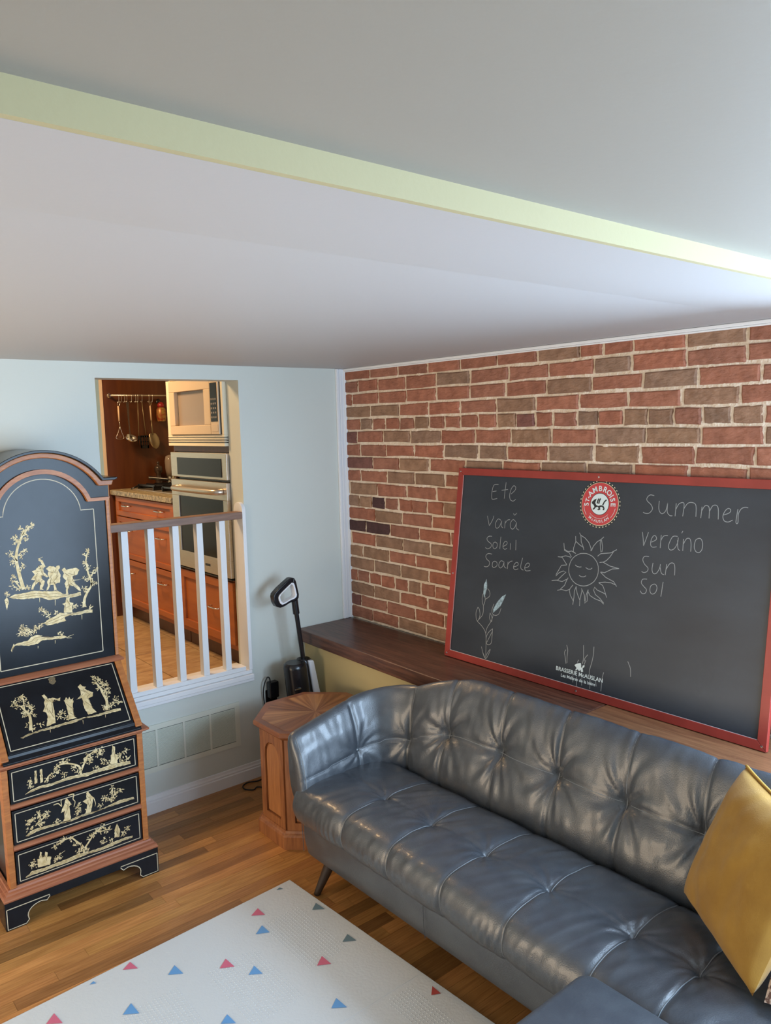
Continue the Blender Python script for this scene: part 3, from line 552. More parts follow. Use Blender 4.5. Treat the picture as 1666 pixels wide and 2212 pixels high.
# hutch with arched bonnet
def arc_path(w, z0, z1, xe, n_=24):
    h = z1-z0; R = (w*w+h*h)/(2*h); zc = z1-R; a0 = math.asin(min(1, w/R))
    if h > w: a0 = math.pi-a0
    return [(-xe,z0)]+[(R*math.sin(-a0+2*a0*k/n_), zc+R*math.cos(-a0+2*a0*k/n_)) for k in range(n_+1)]+[(xe,z0)]
pI = arc_path(.176,1.597,1.722,.262); pI2 = arc_path(.188,1.611,1.741,.268); pF = arc_path(.222,1.660,1.786,.268); pO = arc_path(.234,1.682,1.807,.286); pT = arc_path(.240,1.693,1.818,.302)
pF2 = arc_path(.222,1.660,1.786,.278)
case = [(-.262,.918),(.262,.918)]+[(x, z) for x, z in reversed(arc_path(.234,1.684,1.809,.262))]
MB().prism(case, O0, UX, UZ, NY, .012, .294).build('hutch_case', LACQ, dk)
for sg in (-1,1):
    xa, xb = sorted((DX+sg*.256, DX+sg*.2705)); MB().box(xa, xb, -.302, -.290, .920, 1.598).build('stile', DWOOD, dk, bevel=.002)
    xa, xb = sorted((DX+sg*.2625, DX+sg*.2695))
    for ya, yb_ in ((-.2898,-.255),(-.05,-.012)): MB().box(xa, xb, ya, yb_, .920, 1.66).build('side_stile', DWOOD, dk, bevel=.002)
door = MB().prism([(-.250,.924),(.250,.924)]+[(x, z-.002) for x, z in reversed(arc_path(.174,1.596,1.720,.250))], O0, UX, UZ, NY, .286, .301).build('door', LACQ, dk)
wl = arc_path(.150,1.563,1.701,.203)
b = MB(); b.ribbon(wl, .0034, O0, UX, UZ, NY, .3018); b.ribbon([(.203,1.563),(.203,.950)], .0034, O0,UX,UZ,NY,.3018); b.ribbon([(-.203,1.563),(-.203,.950)], .0034, O0,UX,UZ,NY,.3018); b.ribbon([(-.203,.950),(.203,.950)], .0034, O0,UX,UZ,NY,.3018)
b.build('inlay_line', INLAY, door)
gilt(GILT_DOOR, door, O0, UX, UZ, NY, .3016, 44)
cn = MB().strip(pI2, pF, O0, UX, UZ, NY, .280, .309).build('frieze', LACQ, dk, smooth='auto')
MB().strip(pI, pI2, O0, UX, UZ, NY, .280, .322).build('arch_moulding', DWOOD, dk, smooth='auto')
b = MB().strip(pF2, pO, O0, UX, UZ, NY, .280, .330)
for sg in (-1,1):
    xa, xb = sorted((DX+sg*.262, DX+sg*.284)); b.box(xa, xb, -.30, -.012, 1.662, 1.683)
b.build('cornice_moulding', DWOOD, dk, bevel=.004)
b = MB().strip(pO, pT, O0, UX, UZ, NY, .012, .345)
for sg in (-1,1):
    xa, xb = sorted((DX+sg*.240, DX+sg*.301)); b.box(xa, xb, -.33, -.012, 1.683, 1.694)
b.build('cornice_top', LACQ, dk, bevel=.002)
# ------------------------------------------------------------------ octagonal side table
TC = V(-.695, -.622, 0)
st = thing('side_table', 'octagonal wooden cabinet table with a sunburst top behind the sofa arm', 'side table', tuple(TC))
def octo(r, a0=math.pi/8): return [(r/math.cos(math.pi/8)*math.cos(a0+k*math.pi/4), r/math.cos(math.pi/8)*math.sin(a0+k*math.pi/4)) for k in range(8)]
def loft(mb, rings):
    bb = len(mb.v)
    for r, z in rings:
        for x, y in octo(r): mb.v.append((TC.x+x, TC.y+y, z))
    for i in range(len(rings)-1):
        for k in range(8):
            k2 = (k+1)%8; mb.f.append((bb+i*8+k, bb+i*8+k2, bb+(i+1)*8+k2, bb+(i+1)*8+k))
    mb.f.append(tuple(bb+k for k in reversed(range(8)))); mb.f.append(tuple(bb+(len(rings)-1)*8+k for k in range(8)))
    return mb
TOPW = mat('table_top_edge', (.27,.10,.040), .35, col2=(.20,.07,.028), scale=12)
loft(MB(), [(.255,.505),(.262,.512),(.272,.522),(.272,.537),(.268,.542)]).build('top', TOPW, st)
oc = octo(.236)
def radial_wood(name, c1, c2):
    m = mat(name, c1, .36); nt = m.node_tree; L = nt.links.new
    tc = _n(nt,'ShaderNodeTexCoord'); sv = _n(nt,'ShaderNodeVectorMath',operation='SUBTRACT'); sv.inputs[1].default_value = tuple(TC); L(tc.outputs['Object'], sv.inputs[0])
    sx = _n(nt,'ShaderNodeSeparateXYZ'); L(sv.outputs[0], sx.inputs[0])
    at = _n(nt,'ShaderNodeMath',operation='ARCTAN2'); L(sx.outputs['Y'], at.inputs[0]); L(sx.outputs['X'], at.inputs[1])
    ln = _n(nt,'ShaderNodeVectorMath',operation='LENGTH'); L(sv.outputs[0], ln.inputs[0])
    cx = _n(nt,'ShaderNodeCombineXYZ'); L(at.outputs[0], cx.inputs[0]); L(ln.outputs['Value'], cx.inputs[1])
    no = _n(nt,'ShaderNodeTexNoise'); no.inputs['Scale'].default_value = 7; no.inputs['Detail'].default_value = 6; L(cx.outputs[0], no.inputs['Vector'])
    rp = _n(nt,'ShaderNodeValToRGB'); rp.color_ramp.elements[0].position=.35; rp.color_ramp.elements[1].position=.65
    rp.color_ramp.elements[0].color=(*c1,1); rp.color_ramp.elements[1].color=(*c2,1); L(no.outputs['Fac'], rp.inputs[0]); L(rp.outputs[0], nt.nodes['Principled BSDF'].inputs['Base Color']); return m
SUN = [radial_wood('sunburst_veneer', (.36,.15,.055), (.17,.060,.022)), radial_wood('sunburst_veneer_light', (.52,.26,.10), (.27,.105,.038))]
for k in range(8):
    a, c = oc[k], oc[(k+1)%8]; m_ = ((a[0]+c[0])/2, (a[1]+c[1])/2)
    for j, (p_, q_) in enumerate(((a, m_), (m_, c))):
        an = math.atan2(m_[1], m_[0])
        wm = SUN[(k+j) % 2]
        mb = MB(); mb.v = [(TC.x,TC.y,.5428),(TC.x+p_[0],TC.y+p_[1],.5428),(TC.x+q_[0],TC.y+q_[1],.5428),(TC.x,TC.y,.541),(TC.x+p_[0],TC.y+p_[1],.541),(TC.x+q_[0],TC.y+q_[1],.541)]
        mb.f = [(0,1,2),(3,5,4),(0,3,4,1),(1,4,5,2),(2,5,3,0)]
        mb.build('veneer_wedge', wm, st)
loft(MB(), [(.236,.078),(.236,.505)]).build('body', OAK, st)
PANW = mat('table_panel', (.42,.175,.060), .42, col2=(.33,.13,.045), scale=12, stretch=(9,9,.8))
ob = octo(.236)
for k in range(8):
    a, c = V(*ob[k],0), V(*ob[(k+1)%8],0); mid = (a+c)/2; U = (c-a).normalized(); N = mid.normalized(); O = TC+mid
    wv = (c-a).length/2
    fr = MB()
    zt = .46; arc = [(-wv*.62, .385)]+[(wv*.62*math.cos(math.pi-t), .385+.075*math.sin(t)**.8) for t in [math.pi*j/8 for j in range(1,8)]]+[(wv*.62,.385)]
    lo = [(-wv*.62,.105),(wv*.62,.105)]
    # frame: two stiles, bottom rail, arched top rail
    fr.prism([(-wv,.078),(-wv*.62,.078),(-wv*.62,.505),(-wv,.505)], O, U, UZ, N, 0, .012); fr.prism([(wv*.62,.078),(wv,.078),(wv,.505),(wv*.62,.505)], O, U, UZ, N, 0, .012)
    fr.prism([(-wv*.62,.078),(wv*.62,.078),(wv*.62,.115),(-wv*.62,.115)], O, U, UZ, N, 0, .012)
    fr.strip(arc, [(x,.505) for x, z in arc], O, U, UZ, N, 0, .012)
    f_ = fr.build('side_frame', OAK, st)
    MB().prism([(-wv*.56,.122),(wv*.56,.122)]+[(x*.9, z-.008) for x, z in reversed(arc)], O, U, UZ, N, 0, .006).build('arched_panel', PANW, f_, bevel=.002)
loft(MB(), [(.268,.0005),(.268,.058),(.262,.066),(.256,.070),(.252,.080)]).build('plinth', OAK, st)
# ------------------------------------------------------------------ upright vacuum
vc = thing('upright_vacuum', 'black and white upright floor vacuum standing behind the octagonal table', 'vacuum', (-.47, -.2, 0))
vy = -.165
def lean(z): return -.455-(z-.64)*.125          # pole axis x at height z
hA = V(-.505, vy, 1.05)
out = [(-.509,1.099),(-.530,1.098),(-.560,1.080),(-.600,1.055),(-.630,1.030),(-.634,1.015),(-.630,.985),(-.618,.962),(-.595,.951),(-.570,.955),(-.535,.968),(-.495,.972),(-.480,.985),(-.478,1.005),(-.484,1.035),(-.492,1.075),(-.500,1.092)]
inn = [(-.515,1.072),(-.522,1.072),(-.546,1.057),(-.577,1.036),(-.598,1.020),(-.604,1.008),(-.602,.994),(-.594,.976),(-.583,.968),(-.566,.971),(-.537,.982),(-.508,.988),(-.497,.996),(-.494,1.006),(-.498,1.026),(-.505,1.058),(-.510,1.069)]
b = MB(); b.strip(out+[out[0]], inn+[inn[0]], (0,0,0), UX, UZ, NY, -vy-.020, -vy+.020); b.build('handle_loop', BLACKM, vc, bevel=.006)
b = MB(); inn2 = [(x+(-.548-x)*.16, z+(1.02-z)*.16) for x, z in inn]
b.strip([(x+(-.548-x)*-.03, z+(1.02-z)*-.03) for x, z in inn+[inn[0]]], inn2+[inn2[0]], (0,0,0), UX, UZ, NY, -vy-.018, -vy+.0225); b.build('handle_grip', WPLAST, vc, bevel=.003)
MB().tube([(-.497,vy,.985),(lean(.905),vy,.900)], .018, 12).build('handle_neck', BLACKM, vc, smooth='auto')
MB().tube([(lean(.912),vy,.912),(lean(.56),vy,.56)], .0125, 12).build('pole', BLACKM, vc, smooth='auto')
ax = V(.30,0,-1).normalized()
def body_prof(cx, cy, z0, z1, rx, ry, name, m, k=20, sl=.17):
    b = MB(); rings = []
    for z, s_ in ((z0,.9),(z0+.02,1),(z1-.03,1),(z1-.01,.94),(z1,.78)):
        rings.append([(cx+(z1-z)*sl+rx*s_*math.cos(2*math.pi*j/k), cy+ry*s_*math.sin(2*math.pi*j/k), z) for j in range(k)])
    bb = 0
    for rg in rings: b.v += rg
    for i in range(len(rings)-1):
        for j in range(k): b.f.append((i*k+j, i*k+(j+1)%k, (i+1)*k+(j+1)%k, (i+1)*k+j))
    b.f.append(tuple(reversed(range(k)))); b.f.append(tuple((len(rings)-1)*k+j for j in range(k)))
    return b.build(name, m, vc, smooth='auto')
body_prof(-.520, vy-.015, .12, .645, .065, .060, 'water_tank', BLACKM, sl=.10)
body_prof(-.452, vy+.005, .10, .648, .045, .042, 'rear_housing', BLACKM, sl=.16)
b = MB(); b.prism([(-.452,.644),(-.416,.640),(-.352,.30),(-.346,.12),(-.395,.12),(-.402,.30)], (0,0,0), UX, UZ, NY, -vy-.028, -vy+.046); b.build('spine_cover', WPLAST, vc, bevel=.008)
MB().box(-.60, -.34, vy-.13, vy+.10, .002, .075).build('floor_head', BLACKM, vc, bevel=.015)
b = MB(); b.box(-.560, -.525, vy-.0765, vy-.072, .515, .521); b.build('brand_strip', CHROME, vc)
# outlet with plugged adapter and cord
ol = thing('wall_outlet', 'black wall outlet beside the octagonal table', 'outlet', (-.567, -.001, .40))
MB().box(-.602, -.532, -.006, -.0008, .345, .465).build('cover_plate', BLACKM, ol, bevel=.002)
MB().box(-.583, -.551, -.009, -.006, .355, .395).build('socket', mat('grey_socket',(.3,.3,.3),.5), ol, bevel=.001)
pa = thing('power_adapter', 'black plug-in power adapter with looped cord in the wall outlet', 'adapter', (-.567, -.0065, .45))
MB().box(-.596, -.540, -.046, -.0065, .425, .515).build('adapter_body', BLACKM, pa, bevel=.006)
lp = [(-.585,-.03,.51),(-.588,-.03,.535),(-.600,-.03,.545),(-.613,-.03,.530),(-.622,-.025,.50),(-.622,-.015,.45),(-.615,-.012,.38),(-.612,-.022,.25),(-.62,-.024,.1),(-.64,-.028,.0045),(-.70,-.06,.0045),(-.755,-.040,.0045),(-.795,-.06,.0045),(-.805,-.10,.0045),(-.775,-.135,.0045),(-.745,-.12,.0045),(-.72,-.15,.0045),(-.68,-.20,.0045),(-.60,-.25,.0045)]
def spl(p, k=5):
    o = []
    for i in range(len(p)-1):
        p0=Vector(p[max(i-1,0)]);p1=Vector(p[i]);p2=Vector(p[i+1]);p3=Vector(p[min(i+2,len(p)-1)])
        for j in range(k):
            t=j/k; o.append(.5*(2*p1+(p2-p0)*t+(2*p0-5*p1+4*p2-p3)*t*t+(-p0+3*p1-3*p2+p3)*t**3))
    o.append(Vector(p[-1])); return o
MB().tube(spl(lp), .0035, 6).build('cord', CORD, pa, smooth=True)
# ------------------------------------------------------------------ play mat
pm = thing('play_mat', 'white foam play mat printed with pink and blue triangles on the floor', 'mat', (-1.6, -1.8, .0005))
MX = [(-1.080,-.962),(-2.75,-1.045),(-2.75,-3.0),(-.972,-3.0)]
MB().prism(MX, (0,0,0), UX, (0,1,0), UZ, .0006, .0125).build('foam_sheet', MATW, pm, bevel=.003)
TR = [('p',-1.282,-1.046,-1.325,-1.07,-1.282,-1.101),('b',-1.324,-1.149,-1.368,-1.179,-1.323,-1.204),('g',-1.092,-1.17,-1.128,-1.197,-1.088,-1.225),('g',-1.112,-1.405,-1.152,-1.428,-1.109,-1.456),('p',-1.781,-1.013,-1.816,-1.036,-1.773,-1.064),('b',-1.669,-1.135,-1.707,-1.166,-1.664,-1.195),('p',-1.517,-1.225,-1.557,-1.256,-1.513,-1.283),('b',-1.459,-1.324,-1.497,-1.352,-1.457,-1.379),('p',-1.252,-1.441,-1.294,-1.471,-1.251,-1.496),('b',-1.856,-1.211,-1.896,-1.243,-1.853,-1.273),('b',-1.334,-1.641,-1.373,-1.667,-1.332,-1.697),('b',-1.64,-1.466,-1.675,-1.489,-1.637,-1.518),('p',-2.063,-1.088,-2.097,-1.119,-2.055,-1.15),('r',-1.060,-1.81,-1.091,-1.838,-1.062,-1.853),('g',-1.144,-.985,-1.163,-.990,-1.138,-1.003),('b',-1.914,-1.024,-1.93,-1.032,-1.91,-1.040)]
for t in TR:
    MB().poly([(t[1],t[2]),(t[3],t[4]),(t[5],t[6])], (0,0,0), UX, (0,1,0), UZ, .0143).build('printed_triangle', {'p':PINK,'b':BLUE,'g':SLATE,'r':REDP}[t[0]], pm)
# raised diamond texture patches and the fold line
b = MB()
for (cx, cy, nx, ny) in ((-1.235,-1.30,14,26),(-1.50,-1.40,16,26),(-1.80,-1.40,16,26),(-1.16,-1.88,9,20),(-1.45,-1.95,16,18),(-2.05,-1.45,12,20),(-1.22,-2.2,10,14)):
    for i in range(nx):
        for j in range(ny):
            x = cx+(i-nx/2)*.0125; y = cy+(j-ny/2)*.0125+(.006 if i%2 else 0)
            b.v += [(x-.004,y,.0128),(x,y-.004,.0128),(x+.004,y,.0128),(x,y+.004,.0128),(x,y,.0140)]; q = len(b.v)-5
            b.f += [(q,q+1,q+4),(q+1,q+2,q+4),(q+2,q+3,q+4),(q+3,q,q+4)]
g = b.build('embossed_texture', MATW, pm); g['kind'] = 'stuff'
MB().box(-2.7,-1.048,-1.738,-1.732,.0125,.0133).build('fold_line', MATW, pm)
# ------------------------------------------------------------------ sofa
sf = thing('sofa', 'dark grey leather tufted sofa along the brick wall ledge', 'sofa', (-.75, -2.1, 0))
def lerp_prof(prof, n_):
    pts = [Vector((a, c)) for a, c in prof]; o = []
    # Catmull-Rom, then resampled by length
    d = []
    for i in range(len(pts)-1):
        p0=pts[max(i-1,0)];p1=pts[i];p2=pts[i+1];p3=pts[min(i+2,len(pts)-1)]
        for j in range(12):
            t=j/12; d.append(.5*(2*p1+(p2-p0)*t+(2*p0-5*p1+4*p2-p3)*t*t+(-p0+3*p1-3*p2+p3)*t**3))
    d.append(pts[-1]); L=[0]
    for i in range(1,len(d)): L.append(L[-1]+(d[i]-d[i-1]).length)
    k=0
    for i in range(n_+1):
        s_=L[-1]*i/n_
        while k < len(L)-2 and L[k+1] < s_: k+=1
        f=(s_-L[k])/max(1e-9,L[k+1]-L[k]); o.append(d[k]+(d[k+1]-d[k])*f)
    return o, L[-1]
def wrink(du, ds, ph):
    r = math.hypot(du, ds); th = math.atan2(ds, du)
    return math.exp(-r/.085)*min(1, r/.018)*(math.sin(9*th+ph)+.6*math.sin(15*th+2.1*ph+r*40))
SEATY = [-1.335,-1.60,-1.87,-2.14,-2.435,-2.64]
BACKU = None
# --- seat: cross-section (x, z), swept along y
sp, SLen = lerp_prof([(-1.035,.272),(-1.066,.288),(-1.085,.325),(-1.087,.365),(-1.068,.410),(-1.030,.434),(-.95,.446),(-.85,.449),(-.74,.446),(-.66,.436),(-.60,.41),(-.57,.36)], 110)
sn = []
for i in range(len(sp)):
    t = (sp[min(i+1,len(sp)-1)]-sp[max(i-1,0)]).normalized(); sn.append(Vector((-t.y, t.x)))
ib = min(range(len(sp)), key=lambda i: abs(sp[i].x+.855)); sb = SLen*ib/110
Y0s, Y1s, NY_ = -1.004, -2.95, 330
P = []
edge = [0, .25, .5, .72, .9, 1]
seam_pts = {}
for j in range(NY_+1):
    y = Y0s+(Y1s-Y0s)*j/NY_; row = []
    e0 = min(1, (Y0s-y)/.045); sh = math.sqrt(max(0, 1-(1-e0)**2))*.06+.94
    for i in range(len(sp)):
        s_ = SLen*i/110; d = 0
        for k, yb in enumerate(SEATY):
            du = y-yb; ds = s_-sb
            r = math.hypot(du, ds)
            if r < .4:
                d -= .022*math.exp(-r/.030)
                d += .0030*wrink(du, ds, k*1.7+.4)
            fade = min(1, s_/.03)*min(1, (SLen-s_)/.1)
            d -= (.0055*math.exp(-(du/.007)**2)+.006*math.exp(-(abs(du)/.035)))*fade
        d -= .002*math.exp(-((s_-sb)/.006)**2)+.003*math.exp(-abs(s_-sb)/.04)
        c = noise.noise(Vector((y*7, s_*7, 2)))*.0035 + noise.noise(Vector((y*30+s_*14, s_*9, 5)))*.0022
        # creases across the cushion
        c -= .0028*max(0, noise.noise(Vector((y*9+s_*5, s_*2.2, 8))))**.5*abs(math.sin(y*52+s_*16+3*noise.noise(Vector((y*4,s_*4,1)))))
        if s_ < .17: c += .0022*math.sin(y*210+2.5*noise.noise(Vector((y*9,s_*9,3))))*math.exp(-((s_-.085)/.04)**2)*(.4+noise.noise(Vector((y*6,0,4))))
        d += c
        x = sp[i].x+sn[i].x*d; z = sp[i].y+sn[i].y*d
        x = -.85+(x+.85)*sh; z = .36+(z-.36)*sh
        row.append((x, y, z))
    P.append(row)
first = P[0]
seat = MB().grid(P); seat.f.append(tuple(range(len(first)))); seat.f.append(tuple((len(P)-1)*len(first)+i for i in reversed(range(len(first))))); seat.build('seat_cushion', LEATHER, sf, smooth=True)
b = MB()
for yb in SEATY:
    j = int(round((yb-Y0s)/(Y1s-Y0s)*NY_))
    b.tube([Vector(P[j][i])+V(sn[i].x,0,sn[i].y)*.0012 for i in range(6, 100, 2)], .0017, 5)
b.build('seat_piping', PIPEHI, sf, smooth=True)  # seat seams as pale tubes, highlight painted into their colour
# --- back and arm: one profile swept along the inner line
AP = [(-1.062,-1.040),(-.73,-1.040),(-.675,-1.052),(-.650,-1.085),(-.642,-1.14),(-.640,-2.95)]
def path_samples():
    out_ = []
    # straight arm, rounded corner, straight back
    a0 = V(-1.064,-1.052,0); c0 = V(-.735,-1.050,0); r_ = .130
    n1 = 48
    for i in range(n1): out_.append((a0.lerp(c0, i/n1), V(0,1,0)))
    for i in range(28):
        t = math.pi/2*i/28; out_.append((V(c0.x+r_*math.sin(t), c0.y-r_+r_*math.cos(t), 0), V(math.sin(t), math.cos(t), 0)))
    c1 = V(c0.x+r_, c0.y-r_, 0); n2 = 230
    for i in range(n2+1): out_.append((V(c1.x+.010*i/n2, c1.y-(2.95+c1.y)*i/n2, 0), V(1,0,0)))
    return out_
PS = path_samples(); U_ = [0]
for i in range(1, len(PS)): U_.append(U_[-1]+(PS[i][0]-PS[i-1][0]).length)
u_corner = U_[75]
NP = 90
bp, BLen = lerp_prof([(.03,.34),(-.005,.42),(-.012,.48),(.006,.55),(.036,.628),(.060,.69),(.082,.75),(.104,.80),(.128,.830),(.148,.842),(.162,.832),(.167,.80),(.165,.72),(.150,.50),(.13,.30)], NP)
ap_, ALen = lerp_prof([(.03,.34),(-.005,.42),(-.012,.48),(-.010,.54),(.0,.60),(.010,.655),(.022,.71),(.040,.765),(.056,.812),(.074,.838),(.090,.836),(.100,.81),(.100,.72),(.088,.5),(.05,.37)], NP)
bnrm = []
for i in range(len(bp)):
    t = (bp[min(i+1,NP)]-bp[max(i-1,0)]).normalized(); bnrm.append(Vector((-t.y, t.x)))
ibk = min(range(40), key=lambda i: abs(bp[i].y-.632)); sbk = BLen*ibk/NP
BK = [(u_corner+.02, 0)]
ycol = lambda y: next(U_[i] for i in range(76, len(PS)) if PS[i][0].y <= y)
BTN = [(.300, .014)]+[(u_corner, .016)]+[(ycol(y), .040) for y in (-1.372,-1.645,-1.918,-2.190,-2.462)]
def top_h(u):
    t = min(1, u/u_corner)
    if u < u_corner: return .636+.129*t
    t = min(1, (u-u_corner)/.28); return .765+.078*math.sin(t*math.pi/2)
def btn_s(u):      # the buttons sit lower on the arm
    t = min(1, u/u_corner); return sbk*(.74+.15*t) if u < u_corner else sbk*(.89+.11*min(1, (u-u_corner)/.16))
P = []
for j, (p0, nrm) in enumerate(PS):
    u = U_[j]; zt = top_h(u); row = []
    k = min(1, max(0, (u-u_corner)/.32)); k = k*k*(3-2*k); os = 1
    sbk_u = btn_s(u)
    cap = min(1, u/.03); cap = math.sqrt(max(0,1-(1-cap)**2))
    for i in range(NP+1):
        o_, z_ = ap_[i].lerp(bp[i], k); s_ = BLen*i/NP; d = 0
        front = 1 if s_ < BLen*.52 else max(0, 1-(s_-BLen*.52)/.05)
        for q, (ub, dep) in enumerate(BTN):
            du = u-ub; ds = s_-sbk_u
            if abs(du) < .35:
                r = math.hypot(du, ds)
                d -= dep*math.exp(-(r/.045)**1.15)*front
                d += .0062*wrink(du, ds*.75, q*2.3+.9)*front*(1 if dep > .02 else .55)
                sharp = .012 if q != 1 else .010
                d -= (.0055*math.exp(-(du/.007)**2)+(.003 if q > 1 else .002)*math.exp(-abs(du)/.05))*front
                if q == 1: d -= .016*math.exp(-abs(du)/.010)*front*max(0, min(1, (BLen*.42-s_)/.12))
        d -= (.0035*math.exp(-((s_-sbk_u)/.006)**2)+.003*math.exp(-abs(s_-sbk_u)/.04))*front
        d += noise.noise(Vector((u*7, s_*7, 12)))*.003+noise.noise(Vector((u*34, s_*8, 15)))*.0016*front
        o2 = (o_+bnrm[i].x*d)*os; z2 = z_+bnrm[i].y*d
        z2 = .36+(z2-.36)*((zt-.36)/(.840-.36) if z2 > .36 else 1)
        o2 = .06+(o2-.06)*(.72+.28*cap); z2 = .4+(z2-.4)*(.90+.10*cap)
        row.append((p0.x+nrm.x*o2, p0.y+nrm.y*o2, z2))
    P.append(row)
bk = MB().grid(P); bk.f.append(tuple(range(NP+1))); bk.f.append(tuple((len(P)-1)*(NP+1)+i for i in reversed(range(NP+1)))); bk.build('backrest', LEATHER, sf, smooth=True)
b = MB()
for q, (ub, dep) in enumerate(BTN):
    j = min(range(len(U_)), key=lambda i: abs(U_[i]-ub))
    b.tube([Vector(P[j][i])+(Vector(P[j][i])-Vector(P[j][i+1])).cross(Vector(P[min(j+1,len(P)-1)][i])-Vector(P[j][i])).normalized()*-.0008 for i in range(10, 56, 2)], .0016, 5)
ibu = lambda j: max(2, int(round(btn_s(U_[j])/BLen*NP)))
b.tube([Vector(P[j][ibu(j)]) for j in range(4, len(P), 3)], .0013, 5)
b.tube([Vector(P[3][i]) for i in range(8, 46, 2)], .0018, 5)
b.build('back_piping', PIPEHI, sf, smooth=True)  # back and arm seams, lightened to draw their highlight lines
b = MB()
for q, (ub, dep) in enumerate(BTN):
    j = min(range(len(U_)), key=lambda i: abs(U_[i]-ub)); c = Vector(P[j][ibu(j)]); n_ = PS[j][1]*-1
    MB().lathe([(.0001,-.003),(.009,-.002),(.011,.001),(.007,.004),(.0001,.005)], c+n_*.002, 14, n_+V(0,0,.35)).build('back_button', LEATHER, sf, smooth=True)
# --- base
rb = []
def rr_path():
    c = .05; pts = [(-.46,-1.0)]
    pts += [(-1.052+c+c*math.cos(a), -1.0-c+c*math.sin(a)) for a in [math.pi/2+math.pi/2*k/6 for k in range(7)]]
    pts += [(-1.030+.0,-2.95),(-.46,-2.95)]
    return pts
rp = rr_path(); b = MB(); rings = []
for z, ins in ((.138,.022),(.150,.012),(.20,.004),(.285,.0),(.30,.004)):
    cx, cy = -.75, -1.98
    ring = []
    for x, y in rp:
        dx = 1 if x < -.9 else 0; ring.append((x+ins*(1 if x < -.7 else 0), y-ins*(1 if y > -1.06 else 0), z))
    rings.append(ring)
for rg in rings: b.v += rg
k = len(rp)
for i in range(len(rings)-1):
    for j in range(k): b.f.append((i*k+j, i*k+(j+1)%k, (i+1)*k+(j+1)%k, (i+1)*k+j))
b.f.append(tuple(reversed(range(k)))); b.f.append(tuple((len(rings)-1)*k+j for j in range(k)))
b.build('base', LEATHER, sf, smooth='auto')
b = MB(); b.tube([(-1.0435,-1.76,.152),(-1.049,-1.76,.20),(-1.051,-1.76,.282)], .0013, 5); b.tube([(-1.052,-1.035,.16),(-1.056,-1.035,.285)], .0015, 5)
b.build('base_seam', LEATHER, sf)
for (tx_, ty_, fx, fy) in ((-1.000,-1.155,-1.045,-1.108),(-.52,-1.10,-.485,-1.06),(-.93,-2.75,-.925,-2.80),(-.52,-2.80,-.485,-2.85)):
    MB().tube([(tx_,ty_,.15),(fx,fy,.0008)], .024, 14, .013).build('leg', LEGW, sf, smooth='auto')
# ------------------------------------------------------------------ ottoman in front of the sofa corner
ot = thing('ottoman', 'grey leather ottoman with piped top against the sofa front', 'ottoman', (-1.38, -2.78, 0))
def softbox(x0, x1, y0, y1, z0, z1, r, crown=0, n_=14):
    b = MB(); rings = []
    cx, cy = (x0+x1)/2, (y0+y1)/2
    def ring(ins, z, rad):
        pts = []
        for qx, qy, a0 in ((x1,y1,0),(x0,y1,90),(x0,y0,180),(x1,y0,270)):
            sx = -1 if qx == x1 else 1; sy = -1 if qy == y1 else 1
            for k in range(7):
                a = math.radians(a0+15*k); pts.append((qx+sx*(ins+rad)+rad*math.cos(a), qy+sy*(ins+rad)+rad*math.sin(a), z))
        return pts
    rings.append(ring(.012, z0, r)); rings.append(ring(0, z0+.02, r)); 
    h = .026
    rings.append(ring(0, z1-h-.01, r))
    for k in range(7):
        a = math.pi/2*k/6; rings.append(ring(h*(1-math.cos(a))*1.0, z1-h+h*math.sin(a), r))
    for k in (1,2,3): rings.append(ring(h+.06*k, z1+crown*(k/3), max(.02, r-.015*k)))
    m_ = len(rings[0])
    for rg in rings: b.v += rg
    for i in range(len(rings)-1):
        for j in range(m_): b.f.append((i*m_+j, i*m_+(j+1)%m_, (i+1)*m_+(j+1)%m_, (i+1)*m_+j))
    b.f.append(tuple(reversed(range(m_)))); b.f.append(tuple((len(rings)-1)*m_+j for j in range(m_)))
    return b, rings
b, rg = softbox(-1.72, -1.094, -3.12, -2.445, .14, .458, .04, .006)
b.build('cushion_top', LEATHER, ot, smooth=True)
MB().tube([Vector(q) for q in rg[3]]+[Vector(rg[3][0])], .003, 6).build('piping', PIPEHI, ot, smooth=True)
for x, y in ((-1.66,-2.53),(-1.16,-2.53),(-1.66,-3.06),(-1.16,-3.06)):
    MB().tube([(x,y,.15),(x+(-.02 if x < -1.4 else .02),y,.0146)], .024, 12, .014).build('leg', LEGW, ot, smooth='auto')
# ------------------------------------------------------------------ cushions
def pillow(name, label, m, O, e1, e2, size, thick, seed, seamcol=None, cat='cushion'):
    e1 = Vector(e1).normalized(); e2 = (Vector(e2)-e1*Vector(e2).dot(e1)).normalized(); N = e1.cross(e2)
    O = Vector(O); ctr = O+e1*size/2+e2*size/2
    t = thing(name, label, cat, tuple(O+e1*size/2))
    n_ = 44; b = MB()
    def pt(a, c, sg):
        # a, c in -1..1; edges pull in between the corners
        k = .5*size; pin = 1-.03*(1-c*c); pic = 1-.045*(1-a*a)
        f = max(0, (1-a**2))**.42*max(0, (1-c**2))**.42
        wr = noise.noise(Vector((a*2.2+seed, c*2.2, sg)))*.012*f+noise.noise(Vector((a*5+seed, c*3, sg*3)))*.006*f
        return ctr+e1*(a*k*pin)+e2*(c*k*pic)+N*(sg*(thick*f+wr))
    for sg in (1, -1):
        b.grid([[pt(-1+2*i/n_, -1+2*j/n_, sg) for j in range(n_+1)] for i in range(n_+1)])
    b.build('cover', m, t, smooth=True)
    b = MB(); ed = [pt(-1+2*i/20, 1, 1) for i in range(21)]
    b.tube([q+e2*.003 for q in ed], .0045, 6)
    b.build('welt', seamcol or m, t, smooth=True)
    return t
MUSD = mat('mustard_welt', (.36,.20,.03), .8)
